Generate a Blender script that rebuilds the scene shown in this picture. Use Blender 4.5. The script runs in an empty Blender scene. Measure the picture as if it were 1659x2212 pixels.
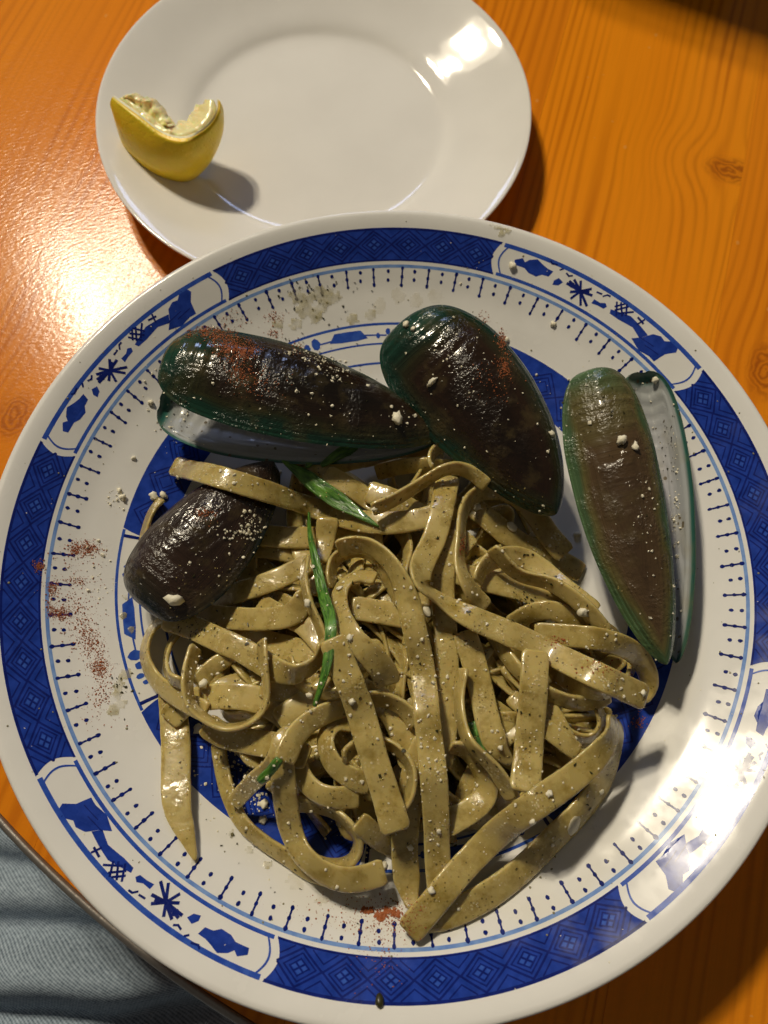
import bpy, bmesh, math, random
import numpy as np
from mathutils import Vector, Matrix, noise
from mathutils.bvhtree import BVHTree
from mathutils.geometry import tessellate_polygon

scene = bpy.context.scene
C = scene.collection
rnd = random.Random(7)

# ------------------------------------------------------------------ camera
CAM = np.array([-0.00498, -0.0627, 0.25239]); PITCH, ROLL = 0.33268, 0.03608
FPX = 27.05 / 36 * 2212                       # focal length in the 1659x2212 pixel frame used for surveying
def rotm(p, r):
    cp, sp, cr, sr = math.cos(p), math.sin(p), math.cos(r), math.sin(r)
    return np.array([[1,0,0],[0,cp,-sp],[0,sp,cp]]) @ np.array([[cr,-sr,0],[sr,cr,0],[0,0,1]])
RM = rotm(PITCH, ROLL)
cd = bpy.data.cameras.new('camera'); cam = bpy.data.objects.new('camera', cd); C.objects.link(cam)
cam.matrix_world = Matrix.Translation(Vector(CAM)) @ Matrix([list(r) for r in RM]).to_4x4()
cd.sensor_fit = 'VERTICAL'; cd.sensor_height = 36; cd.sensor_width = 27; cd.lens = 27.05
cd.clip_start = 0.01; cd.clip_end = 50
cd.dof.use_dof = True; cd.dof.focus_distance = 0.222; cd.dof.aperture_fstop = 15
scene.camera = cam

# ------------------------------------------------------------------ light
w = bpy.data.worlds.new('World'); scene.world = w; w.use_nodes = True
bg = w.node_tree.nodes['Background']; bg.inputs[0].default_value = (1.0, .90, .78, 1); bg.inputs[1].default_value = 0.072
def lamp(name, kind, loc, power, col, **k):
    d = bpy.data.lights.new(name, kind); d.energy = power; d.color = col
    o = bpy.data.objects.new(name, d); C.objects.link(o); o.location = loc
    for a, v in k.items(): setattr(d, a, v)
    return o
LAMP = Vector((-0.978, 1.459, 2.0))           # the three-bulb ceiling lamp whose reflections the plates show
for dx, dy, dz in ((-.12, .07, .08), (.13, .06, -.06), (0, -.13, 0)):
    lamp('ceiling_lamp_bulb', 'POINT', LAMP + Vector((dx, dy, dz)), 67, (1.0, .88, .665), shadow_soft_size=.055)
lamp('ceiling_lamp_shade', 'POINT', LAMP, 14, (1.0, .88, .665), shadow_soft_size=.19)
sc = lamp('cool_screen_light', 'AREA', (-.17, 1.45, .75), 2.2, (.50, .62, 1.0), shape='RECTANGLE', size=.34, size_y=.2)
sc.rotation_euler = (Vector((0, .1, 0)) - sc.location).to_track_quat('-Z', 'Y').to_euler()

vs = scene.view_settings; vs.view_transform = 'Standard'; vs.look = 'None'; vs.exposure = 0; vs.gamma = 1
vs.use_curve_mapping = False
scene.render.engine = 'CYCLES'
scene.cycles.max_bounces = 6; scene.cycles.diffuse_bounces = 3; scene.cycles.glossy_bounces = 3; scene.cycles.transmission_bounces = 4; scene.cycles.transparent_max_bounces = 6
scene.cycles.caustics_reflective = False; scene.cycles.caustics_refractive = False

# ------------------------------------------------------------------ helpers
def ray(px, py):
    d = RM @ np.array([(px-829.5)/FPX, -(py-1106)/FPX, -1.0]); return d
def P(px, py, z):
    d = ray(px, py); return Vector(CAM + d * ((z - CAM[2]) / d[2]))
def Pn(px, py, z):                            # arrays
    px, py, z = map(np.asarray, (px, py, z))
    d = np.stack([(px-829.5)/FPX, -(py-1106)/FPX, -np.ones_like(px)], -1) @ RM.T
    return CAM + d * ((z - CAM[2]) / d[..., 2])[..., None]

def link_obj(name, me, mat=None, parent=None, loc=None):
    o = bpy.data.objects.new(name, me); C.objects.link(o)
    if mat is not None:
        for m in (mat if isinstance(mat, (list, tuple)) else [mat]): me.materials.append(m)
    if loc is not None: o.location = loc
    if parent is not None: o.parent = parent
    return o
def mesh(name, verts, faces, smooth=True):
    me = bpy.data.meshes.new(name); me.from_pydata([tuple(v) for v in verts], [], [tuple(f) for f in faces])
    if smooth: me.polygons.foreach_set('use_smooth', [True] * len(me.polygons))
    me.update(); return me
def empty(name, loc=(0,0,0)):
    o = bpy.data.objects.new(name, None); C.objects.link(o); o.location = loc; o.empty_display_size = .01; return o
def tag(o, label=None, cat=None, group=None, kind=None):
    for k, v in (('label', label), ('category', cat), ('group', group), ('kind', kind)):
        if v: o[k] = v
    return o
def local(verts, origin): return [Vector(v) - origin for v in verts]

# ---- node helpers
class NT:
    def __init__(s, name):
        s.m = bpy.data.materials.new(name); s.m.use_nodes = True; s.t = s.m.node_tree
        s.b = s.t.nodes['Principled BSDF']
    def n(s, typ, ins=None, **props):
        n = s.t.nodes.new(typ)
        for k, v in props.items(): setattr(n, k, v)
        for k, v in (ins or {}).items():
            if hasattr(v, 'is_linked') or isinstance(v, bpy.types.NodeSocket): s.t.links.new(v, n.inputs[k])
            else: n.inputs[k].default_value = v
        return n
    def set(s, **k):
        for a, v in k.items():
            i = s.b.inputs[a.replace('_', ' ')]
            if isinstance(v, bpy.types.NodeSocket): s.t.links.new(v, i)
            else: i.default_value = v
    def math(s, op, a, b=0.0, c=0.0, clamp=False):
        return s.n('ShaderNodeMath', {0: a, 1: b, 2: c}, operation=op, use_clamp=clamp).outputs[0]
    def noise(s, vec, scale, detail=3, rough=.5, out='Fac', dist=0):
        return s.n('ShaderNodeTexNoise', {'Vector': vec, 'Scale': scale, 'Detail': detail, 'Roughness': rough, 'Distortion': dist}).outputs[out]
    def vor(s, vec, scale, out='Distance', rand=1.0):
        return s.n('ShaderNodeTexVoronoi', {'Vector': vec, 'Scale': scale, 'Randomness': rand}).outputs[out]
    def ramp(s, fac, stops, interp='LINEAR'):
        r = s.n('ShaderNodeValToRGB', {0: fac}); e = r.color_ramp; e.interpolation = interp
        while len(e.elements) < len(stops): e.elements.new(.5)
        for el, (p, c) in zip(e.elements, stops):
            el.position = p; el.color = (*c, 1) if isinstance(c, (tuple, list)) else (c, c, c, 1)
        return r.outputs[0]
    def mix(s, f, a, b, mode='MIX'):
        n = s.n('ShaderNodeMix', data_type='RGBA', blend_type=mode)
        for i, v in ((0, f), (6, a), (7, b)):
            if isinstance(v, bpy.types.NodeSocket): s.t.links.new(v, n.inputs[i])
            else: n.inputs[i].default_value = v if i == 0 else (*v, 1) if len(v) == 3 else v
        return n.outputs[2]
    def bump(s, h, strength=.3, dist=.001, normal=None):
        ins = {'Height': h, 'Strength': strength, 'Distance': dist}
        if normal is not None: ins['Normal'] = normal
        return s.n('ShaderNodeBump', ins).outputs[0]
    def obj(s): return s.n('ShaderNodeTexCoord').outputs['Object']
    def uv(s): return s.n('ShaderNodeTexCoord').outputs['UV']
    def pos(s): return s.n('ShaderNodeNewGeometry').outputs['Position']
    def rand(s): return s.n('ShaderNodeObjectInfo').outputs['Random']
    def attr(s, name): return s.n('ShaderNodeAttribute', attribute_name=name).outputs['Fac']

# ------------------------------------------------------------------ materials
def mat_wood():
    t = NT('pine_lacquer'); pos = t.pos(); sx = t.n('ShaderNodeSeparateXYZ', {0: pos})
    a = math.radians(76); x, y = sx.outputs[0], sx.outputs[1]
    u = t.math('SUBTRACT', t.math('MULTIPLY', x, math.sin(a)), t.math('MULTIPLY', y, math.cos(a)))
    v = t.math('ADD', t.math('MULTIPLY', x, math.cos(a)), t.math('MULTIPLY', y, math.sin(a)))
    rid = t.math('MULTIPLY', t.rand(), 7.0)
    uvv = t.n('ShaderNodeCombineXYZ', {0: t.math('MULTIPLY', u, 14), 1: t.math('MULTIPLY', v, 3.0), 2: rid}).outputs[0]
    warp = t.math('MULTIPLY', t.math('SUBTRACT', t.noise(uvv, 1.0, 2), .5), .022)
    uu = t.math('ADD', u, warp)
    kmask = None; nn = t.noise(pos, 160, 2)
    for kp, ra, rb, umax in ((P(1580, 368, 0), .0135, .0085, .0905), (P(1655, 800, 0), .009, .016, 9), (P(30, 900, 0), .008, .012, 9)):
        ku = kp.x*math.sin(a) - kp.y*math.cos(a); kv = kp.x*math.cos(a) + kp.y*math.sin(a)
        du = t.math('SUBTRACT', u, ku); dv = t.math('SUBTRACT', v, kv)
        r2 = t.math('ADD', t.math('POWER', t.math('ABSOLUTE', t.math('DIVIDE', du, ra)), 2), t.math('POWER', t.math('ABSOLUTE', t.math('DIVIDE', dv, rb)), 2))
        g = t.math('EXPONENT', t.math('MULTIPLY', r2, -.28))
        ok = t.math('LESS_THAN', u, umax); g = t.math('MULTIPLY', g, ok)
        uu = t.math('SUBTRACT', uu, t.math('MULTIPLY', t.math('MULTIPLY', du, g), .85))
        rr = t.math('SQRT', r2)
        ring = t.math('SINE', t.math('MULTIPLY', t.math('ADD', rr, t.math('MULTIPLY', nn, .9)), 24))
        km = t.math('MULTIPLY', t.ramp(rr, [(.45, 1.0), (.95, 0.0)]), ok)
        rk = t.math('MULTIPLY', km, t.math('ADD', t.math('MULTIPLY', ring, .32), .62))
        kmask = rk if kmask is None else t.math('MAXIMUM', kmask, rk)
    uw = t.math('ADD', uu, t.math('MULTIPLY', t.noise(t.n('ShaderNodeCombineXYZ', {0: t.math('MULTIPLY', uu, 60), 1: rid, 2: t.math('MULTIPLY', v, .6)}).outputs[0], 1, 1), .016))
    fine0 = t.noise(t.n('ShaderNodeCombineXYZ', {0: t.math('MULTIPLY', u, 260), 1: t.math('MULTIPLY', v, 10), 2: rid}).outputs[0], 1, 3)
    line = t.math('SINE', t.math('ADD', t.math('MULTIPLY', uw, 2*math.pi/.0046), t.math('MULTIPLY', fine0, 2.4)))
    line = t.math('POWER', t.math('ADD', t.math('MULTIPLY', line, .5), .5), 2.2)
    amp = t.noise(t.n('ShaderNodeCombineXYZ', {0: t.math('MULTIPLY', u, 30), 1: t.math('MULTIPLY', v, 5), 2: rid}).outputs[0], 1, 2)
    amp = t.ramp(amp, [(.38, .06), (.66, 1.0)])
    line = t.math('MULTIPLY', line, amp)
    fine = t.noise(t.n('ShaderNodeCombineXYZ', {0: t.math('MULTIPLY', u, 1500), 1: t.math('MULTIPLY', v, 40), 2: rid}).outputs[0], 1, 3)
    base = t.mix(t.noise(t.n('ShaderNodeCombineXYZ', {0: t.math('MULTIPLY', u, 22), 1: t.math('MULTIPLY', v, 3), 2: rid}).outputs[0], 1, 2), (.93, .335, .011), (.80, .238, .008))
    col = t.mix(t.math('MULTIPLY', line, .70), base, (.45, .11, .005))
    col = t.mix(t.math('MULTIPLY', fine, .28), col, (.40, .11, .008))
    col = t.mix(t.math('MULTIPLY', kmask, .8), col, (.24, .045, .006))
    col = t.mix(t.math('MULTIPLY', t.rand(), .38), col, (.50, .13, .01))
    # pale worn scuffs with shapes of their own
    sc_ = t.vor(t.n('ShaderNodeCombineXYZ', {0: t.math('MULTIPLY', u, 130), 1: t.math('MULTIPLY', v, 90), 2: t.noise(pos, 30, 2)}).outputs[0], 1.0)
    scm = t.math('MULTIPLY', t.math('LESS_THAN', sc_, .09), t.math('GREATER_THAN', t.noise(pos, 40, 3), .54))
    col = t.mix(t.math('MULTIPLY', scm, .35), col, (.72, .40, .12))
    # lacquer relief: short fibres running across the reflection
    fv = t.n('ShaderNodeCombineXYZ', {0: t.math('MULTIPLY', t.math('ADD', x, t.math('MULTIPLY', y, .55)), 650), 1: t.math('MULTIPLY', t.math('SUBTRACT', y, t.math('MULTIPLY', x, .55)), 1500), 2: 0.0}).outputs[0]
    fib = t.noise(fv, .62, 2, .5)
    nb = t.bump(fib, .27, .00026)
    t.set(Base_Color=col, Roughness=.165, Normal=nb, Specular_IOR_Level=.18)
    return t.m
def mat_simple(name, col, rough=.4, metallic=0, bumps=None, **k):
    t = NT(name); c = col
    if bumps:
        sc_, st, di = bumps; o = t.pos(); nz = t.noise(o, sc_, 4)
        t.set(Normal=t.bump(nz, st, di))
        c = t.mix(nz, tuple(x*.82 for x in col), tuple(min(1, x*1.12) for x in col))
    else: c = (*col, 1)
    t.set(Base_Color=c, Roughness=rough, Metallic=metallic, **k); return t.m
def mat_glaze(name, c1, c2, scale=250, rough=.12, smear=0.20, wav=.08):
    t = NT(name); o = t.pos()
    nz = t.noise(o, scale, 3)
    col = t.mix(t.ramp(nz, [(.35, 0.0), (.65, 1.0)]), c1, c2)
    film = t.ramp(t.noise(o, 60, 4, .6), [(.45, 0.0), (.66, 1.0)])      # greasy film left by the sauce
    grit = t.noise(o, 900, 3)
    r = t.math('ADD', rough, t.math('MULTIPLY', film, smear))
    nb = t.bump(t.math('ADD', t.noise(o, 45, 2), t.math('MULTIPLY', grit, .010)), wav, .0012)
    t.set(Base_Color=col, Roughness=r, Normal=nb, Specular_IOR_Level=.30); return t.m
def mat_noodle():
    t = NT('fettuccine'); o = t.obj(); rd = t.rand()
    ov = t.n('ShaderNodeVectorMath', {0: o, 1: t.n('ShaderNodeCombineXYZ', {0: rd, 1: t.math('MULTIPLY', rd, 3.1), 2: 0.0}).outputs[0]}, operation='ADD').outputs[0]
    n1 = t.noise(ov, 85, 2); n2 = t.noise(ov, 190, 4, .65)
    col = t.mix(n1, (.52, .41, .15), (.42, .32, .098))
    col = t.mix(t.math('MULTIPLY', t.math('GREATER_THAN', rd, .55), t.math('MULTIPLY', rd, .55)), col, (.57, .45, .165))
    col = t.mix(t.math('MULTIPLY', t.ramp(n2, [(.47, 0.0), (.68, 1.0)]), .72), col, (.255, .172, .022))      # oily pesto
    vv_ = t.n('ShaderNodeSeparateXYZ', {0: t.uv()}).outputs[1]
    edge = t.math('POWER', t.math('ABSOLUTE', t.math('COSINE', t.math('MULTIPLY', vv_, 2*math.pi))), 7)      # thin translucent edge, its pale light-catching line painted into the colour
    col = t.mix(t.math('MULTIPLY', edge, .40), col, (.66, .55, .25))
    fl = t.vor(ov, 520); flc = t.n('ShaderNodeSeparateColor', {0: t.vor(ov, 520, 'Color')}).outputs[1]
    flm = t.math('MULTIPLY', t.ramp(fl, [(.15, 1.0), (.20, 0.0)]), t.math('GREATER_THAN', flc, .78))
    col = t.mix(t.math('MULTIPLY', flm, .7), col, (.07, .05, .010))
    cs = t.vor(ov, 1050); csg = t.ramp(t.noise(ov, 150, 3, .6), [(.54, 0.0), (.66, 1.0)])
    csm = t.math('MULTIPLY', t.ramp(cs, [(.26, 1.0), (.40, 0.0)]), csg)
    col = t.mix(t.math('MULTIPLY', csm, .65), col, (.72, .64, .40))
    ds = t.vor(ov, 760); dsm = t.math('MULTIPLY', t.ramp(ds, [(.16, 1.0), (.24, 0.0)]), t.ramp(t.noise(ov, 120, 2), [(.50, 0.0), (.58, 1.0)]))
    col = t.mix(t.math('MULTIPLY', dsm, .65), col, (.10, .07, .012))
    grit = t.noise(ov, 1300, 2, .6); mid = t.noise(ov, 420, 2)
    gk = t.ramp(t.noise(ov, 120, 3), [(.50, .05), (.66, 1.0)])
    nb = t.bump(t.math('ADD', t.math('ADD', t.math('MULTIPLY', csm, .5), t.math('MULTIPLY', t.math('MULTIPLY', grit, gk), .85)), t.math('MULTIPLY', mid, .25)), .5, .00040)
    wet = t.ramp(n1, [(.38, .40), (.60, .24)])
    t.set(Base_Color=col, Roughness=wet, Normal=nb, Specular_IOR_Level=.35, Coat_Weight=.90, Coat_Roughness=.10, Subsurface_Weight=.42, Subsurface_Scale=.0028)
    t.b.inputs['Subsurface Radius'].default_value = (1.0, .65, .2)
    t.set(Coat_Normal=t.bump(t.math('ADD', t.math('MULTIPLY', t.math('MULTIPLY', t.noise(ov, 1000, 2, .6), gk), .8), t.math('MULTIPLY', t.noise(ov, 260, 2), .45)), .8, .0007))
    return t.m
def mat_shell(name, green, olive, brown, dark, gbias, wet=.14):
    t = NT(name); o = t.obj(); rim = t.attr('rim'); s = t.attr('along'); n = t.noise(o, 120, 4, .6); n2 = t.noise(o, 45, 2)
    # growth lines follow the rim
    gl = t.noise(t.n('ShaderNodeCombineXYZ', {0: t.math('MULTIPLY', rim, 58), 1: t.math('MULTIPLY', s, 1.2), 2: 0.0}).outputs[0], 1, 3)
    f = t.math('ADD', rim, t.math('MULTIPLY', t.math('SUBTRACT', n2, .5), .48))
    f = t.math('ADD', f, gbias)
    col = t.ramp(f, [(.03, green), (.12, tuple(x*.65 for x in green)), (.22, olive), (.36, brown), (.68, dark)])
    col = t.mix(t.math('MULTIPLY', t.ramp(gl, [(.45, 0.0), (.6, 1.0)]), .28), col, tuple(x*.4 for x in dark))
    col = t.mix(t.math('MULTIPLY', t.ramp(n, [(.52, 0.0), (.68, 1.0)]), .42), col, (.095, .07, .026))     # dried sauce
    pk = t.ramp(t.noise(o, 95, 3, .6), [(.42, .06), (.60, 1.0)])
    h = t.math('ADD', t.math('MULTIPLY', gl, .20), t.math('ADD', t.math('MULTIPLY', t.math('MULTIPLY', t.noise(o, 950, 2, .65), pk), .75), t.math('MULTIPLY', t.noise(o, 230, 2), .14)))
    nb = t.bump(h, .75, .0009)
    t.set(Base_Color=col, Roughness=t.ramp(t.noise(o, 100, 2), [(.35, wet*.7), (.65, wet+.16)]), Normal=nb, Specular_IOR_Level=.5, Coat_Weight=.25, Coat_Roughness=.08)
    return t.m
def mat_nacre():
    t = NT('nacre'); o = t.obj(); rim = t.attr('rim')
    col = t.ramp(rim, [(.0, (.02, .10, .08)), (.030, (.03, .13, .10)), (.060, (.38, .40, .40)), (.5, (.44, .44, .46)), (.9, (.34, .32, .37))])
    fl = t.vor(o, 300); fm = t.math('MULTIPLY', t.math('LESS_THAN', fl, .18), t.math('GREATER_THAN', t.noise(o, 120, 2), .50))
    col = t.mix(t.math('MULTIPLY', fm, .85), col, (.09, .06, .02))
    col = t.mix(t.math('MULTIPLY', t.ramp(t.noise(o, 90, 3), [(.52, 0.0), (.7, 1.0)]), .35), col, (.26, .22, .10))
    t.set(Base_Color=col, Roughness=.28, Normal=t.bump(t.noise(o, 200, 3), .3, .0004), Coat_Weight=.3, Coat_Roughness=.1)
    return t.m
def mat_rind():
    t = NT('lemon_rind'); o = t.obj()
    p = t.vor(o, 750); n = t.noise(o, 60, 2)
    col = t.mix(n, (1.0, .64, .020), (.94, .61, .028))
    t.set(Base_Color=col, Roughness=.36, Normal=t.bump(t.math('ADD', t.ramp(p, [(0, 0.0), (.45, 1.0)]), t.noise(o, 250, 2)), .35, .00035), Subsurface_Weight=.3, Subsurface_Scale=.005)
    return t.m
def mat_flesh():
    t = NT('lemon_flesh'); o = t.obj(); n = t.noise(o, 260, 4, .6)
    col = t.mix(n, (.95, .86, .50), (.88, .76, .32))
    t.set(Base_Color=col, Roughness=.14, Normal=t.bump(t.noise(o, 420, 2), .4, .0006), Subsurface_Weight=.4, Subsurface_Scale=.004, Coat_Weight=.4)
    return t.m
def mat_scallion():
    t = NT('scallion_green'); uv = t.uv(); s = t.n('ShaderNodeSeparateXYZ', {0: uv})
    st = t.noise(t.n('ShaderNodeCombineXYZ', {0: t.math('MULTIPLY', s.outputs[0], 3), 1: t.math('MULTIPLY', s.outputs[1], 22), 2: t.rand()}).outputs[0], 1, 3)
    col = t.mix(t.ramp(st, [(.35, 0.0), (.65, 1.0)]), (.020, .085, .006), (.125, .30, .035))
    t.set(Base_Color=col, Roughness=.34, Normal=t.bump(st, .6, .0006), Coat_Weight=.3)
    return t.m
def mat_denim():
    t = NT('denim'); p = t.pos()
    rot = t.n('ShaderNodeVectorRotate', {'Vector': p, 'Angle': math.radians(33)}, rotation_type='Z_AXIS').outputs[0]
    s = t.n('ShaderNodeSeparateXYZ', {0: rot})
    wv = t.math('SINE', t.math('ADD', t.math('MULTIPLY', s.outputs[1], 2*math.pi/.00085), t.math('MULTIPLY', t.noise(p, 300, 2), 3.0)))
    thr = t.math('SINE', t.math('MULTIPLY', s.outputs[0], 2*math.pi/.0009))
    n = t.noise(p, 700, 3); big = t.noise(p, 25, 3)
    f = t.math('ADD', t.math('MULTIPLY', wv, .17), t.math('ADD', t.math('MULTIPLY', n, .62), t.math('MULTIPLY', thr, .06)))
    col = t.mix(t.ramp(f, [(.0, 0.0), (.62, 1.0)]), (.085, .12, .17), (.50, .60, .72))
    col = t.mix(t.math('MULTIPLY', big, .5), col, (.15, .20, .245))
    t.set(Base_Color=col, Roughness=.9, Normal=t.bump(f, .5, .0005), Specular_IOR_Level=.15); return t.m
def mat_cheese():
    t = NT('grated_cheese'); o = t.pos()
    t.set(Base_Color=t.mix(t.noise(o, 300, 2), (.86, .82, .68), (.76, .69, .48)), Roughness=.55, Normal=t.bump(t.noise(o, 900, 3), .5, .0004)); return t.m
def mat_sauce():
    t = NT('pesto_smear'); o = t.pos(); n = t.noise(o, 420, 4)
    col = t.mix(t.ramp(n, [(.4, 0.0), (.68, 1.0)]), (.62, .56, .32), (.40, .33, .10))
    t.set(Base_Color=col, Roughness=.16, Normal=t.bump(t.noise(o, 600, 3), .4, .0004), Alpha=t.ramp(t.noise(o, 260, 4), [(.36, .10), (.70, .62)])); return t.m

def mat_film():
    t = NT('oil_film'); o = t.pos()
    t.set(Base_Color=(.60, .50, .22, 1), Roughness=.08, Alpha=t.ramp(t.noise(o, 300, 4), [(.40, .02), (.70, .17)])); return t.m

M = dict(wood=mat_wood(), noodle=mat_noodle(), nacre=mat_nacre(), rind=mat_rind(), flesh=mat_flesh(), scallion=mat_scallion(),
    denim=mat_denim(), cheese=mat_cheese(), sauce=mat_sauce(),
    porcelain=mat_glaze('porcelain_glaze', (.80, .79, .76), (.76, .75, .72), 60),
    white=mat_glaze('white_plate_glaze', (.79, .775, .745), (.76, .745, .715), 40, .05, .03, .02),
    blue=mat_glaze('cobalt_print', (.010, .036, .27), (.018, .055, .37), 350),
    blue_light=mat_glaze('cobalt_wash', (.14, .26, .60), (.22, .36, .68), 350),
    blue_mid=mat_glaze('cobalt_line', (.020, .065, .40), (.040, .11, .48), 350),
    blue_dark=mat_glaze('cobalt_outline', (.005, .012, .13), (.008, .020, .19), 350),
    metal=mat_simple('edge_metal', (.36, .33, .30), .38, .8, (500, .35, .0003)),
    pith=mat_simple('lemon_pith', (.82, .78, .58), .5, 0, (400, .5, .0005)),
    paprika=mat_simple('paprika', (.36, .10, .025), .6, 0, (900, .4, .0003)),
    herb=mat_simple('herb_fleck', (.035, .032, .008), .35),
    grain=mat_simple('pesto_grain', (.48, .37, .13), .25, 0, (700, .3, .0002)),
    oil=mat_simple('oil_drop', (.60, .55, .34), .04, 0, None, Transmission_Weight=.55, IOR=1.45),
    box=mat_simple('dark_box', (.03, .025, .02), .5, 0, (60, .2, .001)))
M['shell_dark'] = mat_shell('greenlip_shell_dark', (.009, .050, .030), (.024, .026, .008), (.019, .010, .005), (.008, .005, .003), 0.0)
M['shell_mid'] = mat_shell('greenlip_shell_brown', (.009, .048, .030), (.024, .024, .009), (.024, .011, .005), (.012, .006, .003), .02)
M['shell_olive'] = mat_shell('greenlip_shell_olive', (.085, .16, .070), (.120, .105, .035), (.090, .056, .026), (.062, .037, .019), .02, .20)
M['shell_brown'] = mat_shell('mussel_shell_brown', (.010, .030, .030), (.026, .020, .012), (.034, .018, .011), (.022, .012, .008), .14, .13)

# ------------------------------------------------------------------ the table
GA = math.radians(76); TC = Vector((.1252575, .214897, 0)); TR = .3800
ux, uy = math.sin(GA), -math.cos(GA); vx, vy = math.cos(GA), math.sin(GA)
table = empty('table_top', (TC.x, TC.y, -.028)); tag(table, 'round table top of orange lacquered pine boards', kind='structure')
tc_u = TC.x*ux + TC.y*uy
seam0 = .0042; pw = .0865
k0 = math.floor((tc_u - TR - seam0)/pw); k1 = math.ceil((tc_u + TR - seam0)/pw)
for k in range(k0, k1):
    ua, ub = seam0 + k*pw + .00004, seam0 + (k+1)*pw - .00004
    ua, ub = max(ua, tc_u - TR + .0005), min(ub, tc_u + TR - .0005)
    if ub - ua < .002: continue
    us = np.linspace(ua, ub, 14); top, bot = [], []
    tcv = TC.x*vx + TC.y*vy
    for u_ in us:
        h = math.sqrt(max(TR*TR - (u_-tc_u)**2, 1e-8))
        for s_, L in ((1, top), (-1, bot)):
            v_ = tcv + s_*h; L.append((u_*ux + v_*vx, u_*uy + v_*vy))
    outline = bot + top[::-1]; n = len(outline)
    vs_ = [(x, y, 0) for x, y in outline] + [(x, y, -.026) for x, y in outline]
    fs = [tuple(range(n)), tuple(range(2*n-1, n-1, -1))] + [(i, i+n, (i+1) % n + n, (i+1) % n) for i in range(n)]
    me = mesh('plank', vs_, fs, False); o = link_obj('plank', me, M['wood'], table)
    o.location = -table.location
prof = [(.3801, -.0008), (.3802, .0003), (.3808, .0009), (.3818, .0009), (.3826, .0002), (.3830, -.0012), (.3830, -.026), (.3801, -.026)]
S = 360; vv = []; ff = []
for i in range(S):
    a = 2*math.pi*i/S
    for r, z in prof: vv.append((r*math.cos(a), r*math.sin(a), z + .028))
for i in range(S):
    for j in range(len(prof)): 
        j2 = (j+1) % len(prof); i2 = (i+1) % S
        ff.append((i*len(prof)+j, i2*len(prof)+j, i2*len(prof)+j2, i*len(prof)+j2))
link_obj('edge_trim', mesh('edge_trim', vv, ff), M['metal'], table)

# ------------------------------------------------------------------ lathe
def lathe(name, prof, mat, seg=300, parent=None, loc=(0,0,0), cuts=None):
    vv, ff = [], []; n = len(prof)
    for i in range(seg):
        a = 2*math.pi*i/seg; c_, s_ = math.cos(a), math.sin(a)
        vv += [(r*c_, r*s_, z) for r, z in prof]
    for i in range(seg):
        i2 = (i+1) % seg
        for j in range(n-1):
            if prof[j][0] < 1e-7 and prof[j+1][0] < 1e-7: continue
            ff.append((i*n+j, i2*n+j, i2*n+j+1, i*n+j+1))
    me = mesh(name, vv, ff); bm = bmesh.new(); bm.from_mesh(me); bmesh.ops.remove_doubles(bm, verts=bm.verts, dist=1e-7)
    bmesh.ops.recalc_face_normals(bm, faces=bm.faces); bm.to_mesh(me); bm.free()
    me.polygons.foreach_set('use_smooth', [True]*len(me.polygons))
    return link_obj(name, me, mat, parent, loc)

# ------------------------------------------------------------------ patterned plate
KP = [(0, 10), (40, 10.2), (55, 10.8), (70, 13), (86.5, 18.3), (98, 23.2), (104, 26.8), (109, 29.8), (115, 33.4), (118, 35.0), (119.5, 35.5)]
KP = [(a, b + 2.4) for a, b in KP]
_r = np.arange(0, 119.6, .5); _z = np.interp(_r, [a for a, b in KP], [b for a, b in KP])
_k = np.exp(-.5*(np.arange(-8, 9)*.5/1.8)**2); _k /= _k.sum()
_z = np.convolve(np.r_[np.full(8, _z[0]), _z, _z[-1] + np.arange(1, 9)*.1], _k, 'valid')
def zp(r): return np.interp(np.asarray(r)*1000, _r, _z)/1000          # inner surface height of the big plate
plate = empty('patterned_plate'); tag(plate, 'large white porcelain plate with blue patterned rim holding the pasta', 'plate')
rs = list(np.arange(0, 119.6, 1.0)/1000)
UNDER = [(.1202, .0355), (.1209, .0350), (.1212, .0341), (.1209, .0331), (.1200, .0324), (.1160, .0300), (.1100, .0262), (.1040, .0220), (.0980, .0180), (.0860, .0132), (.0700, .0080), (.0640, .0062)]
prof = [(r, float(zp(r))) for r in rs] + [(r, z + .0024) for r, z in UNDER] + [(.0630, .0004), (.0615, 0.0), (.0600, .0004), (.0590, .0079), (.0400, .0076), (0, .0076)]
lathe('plate_body', prof, M['porcelain'], 360, plate)

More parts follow.
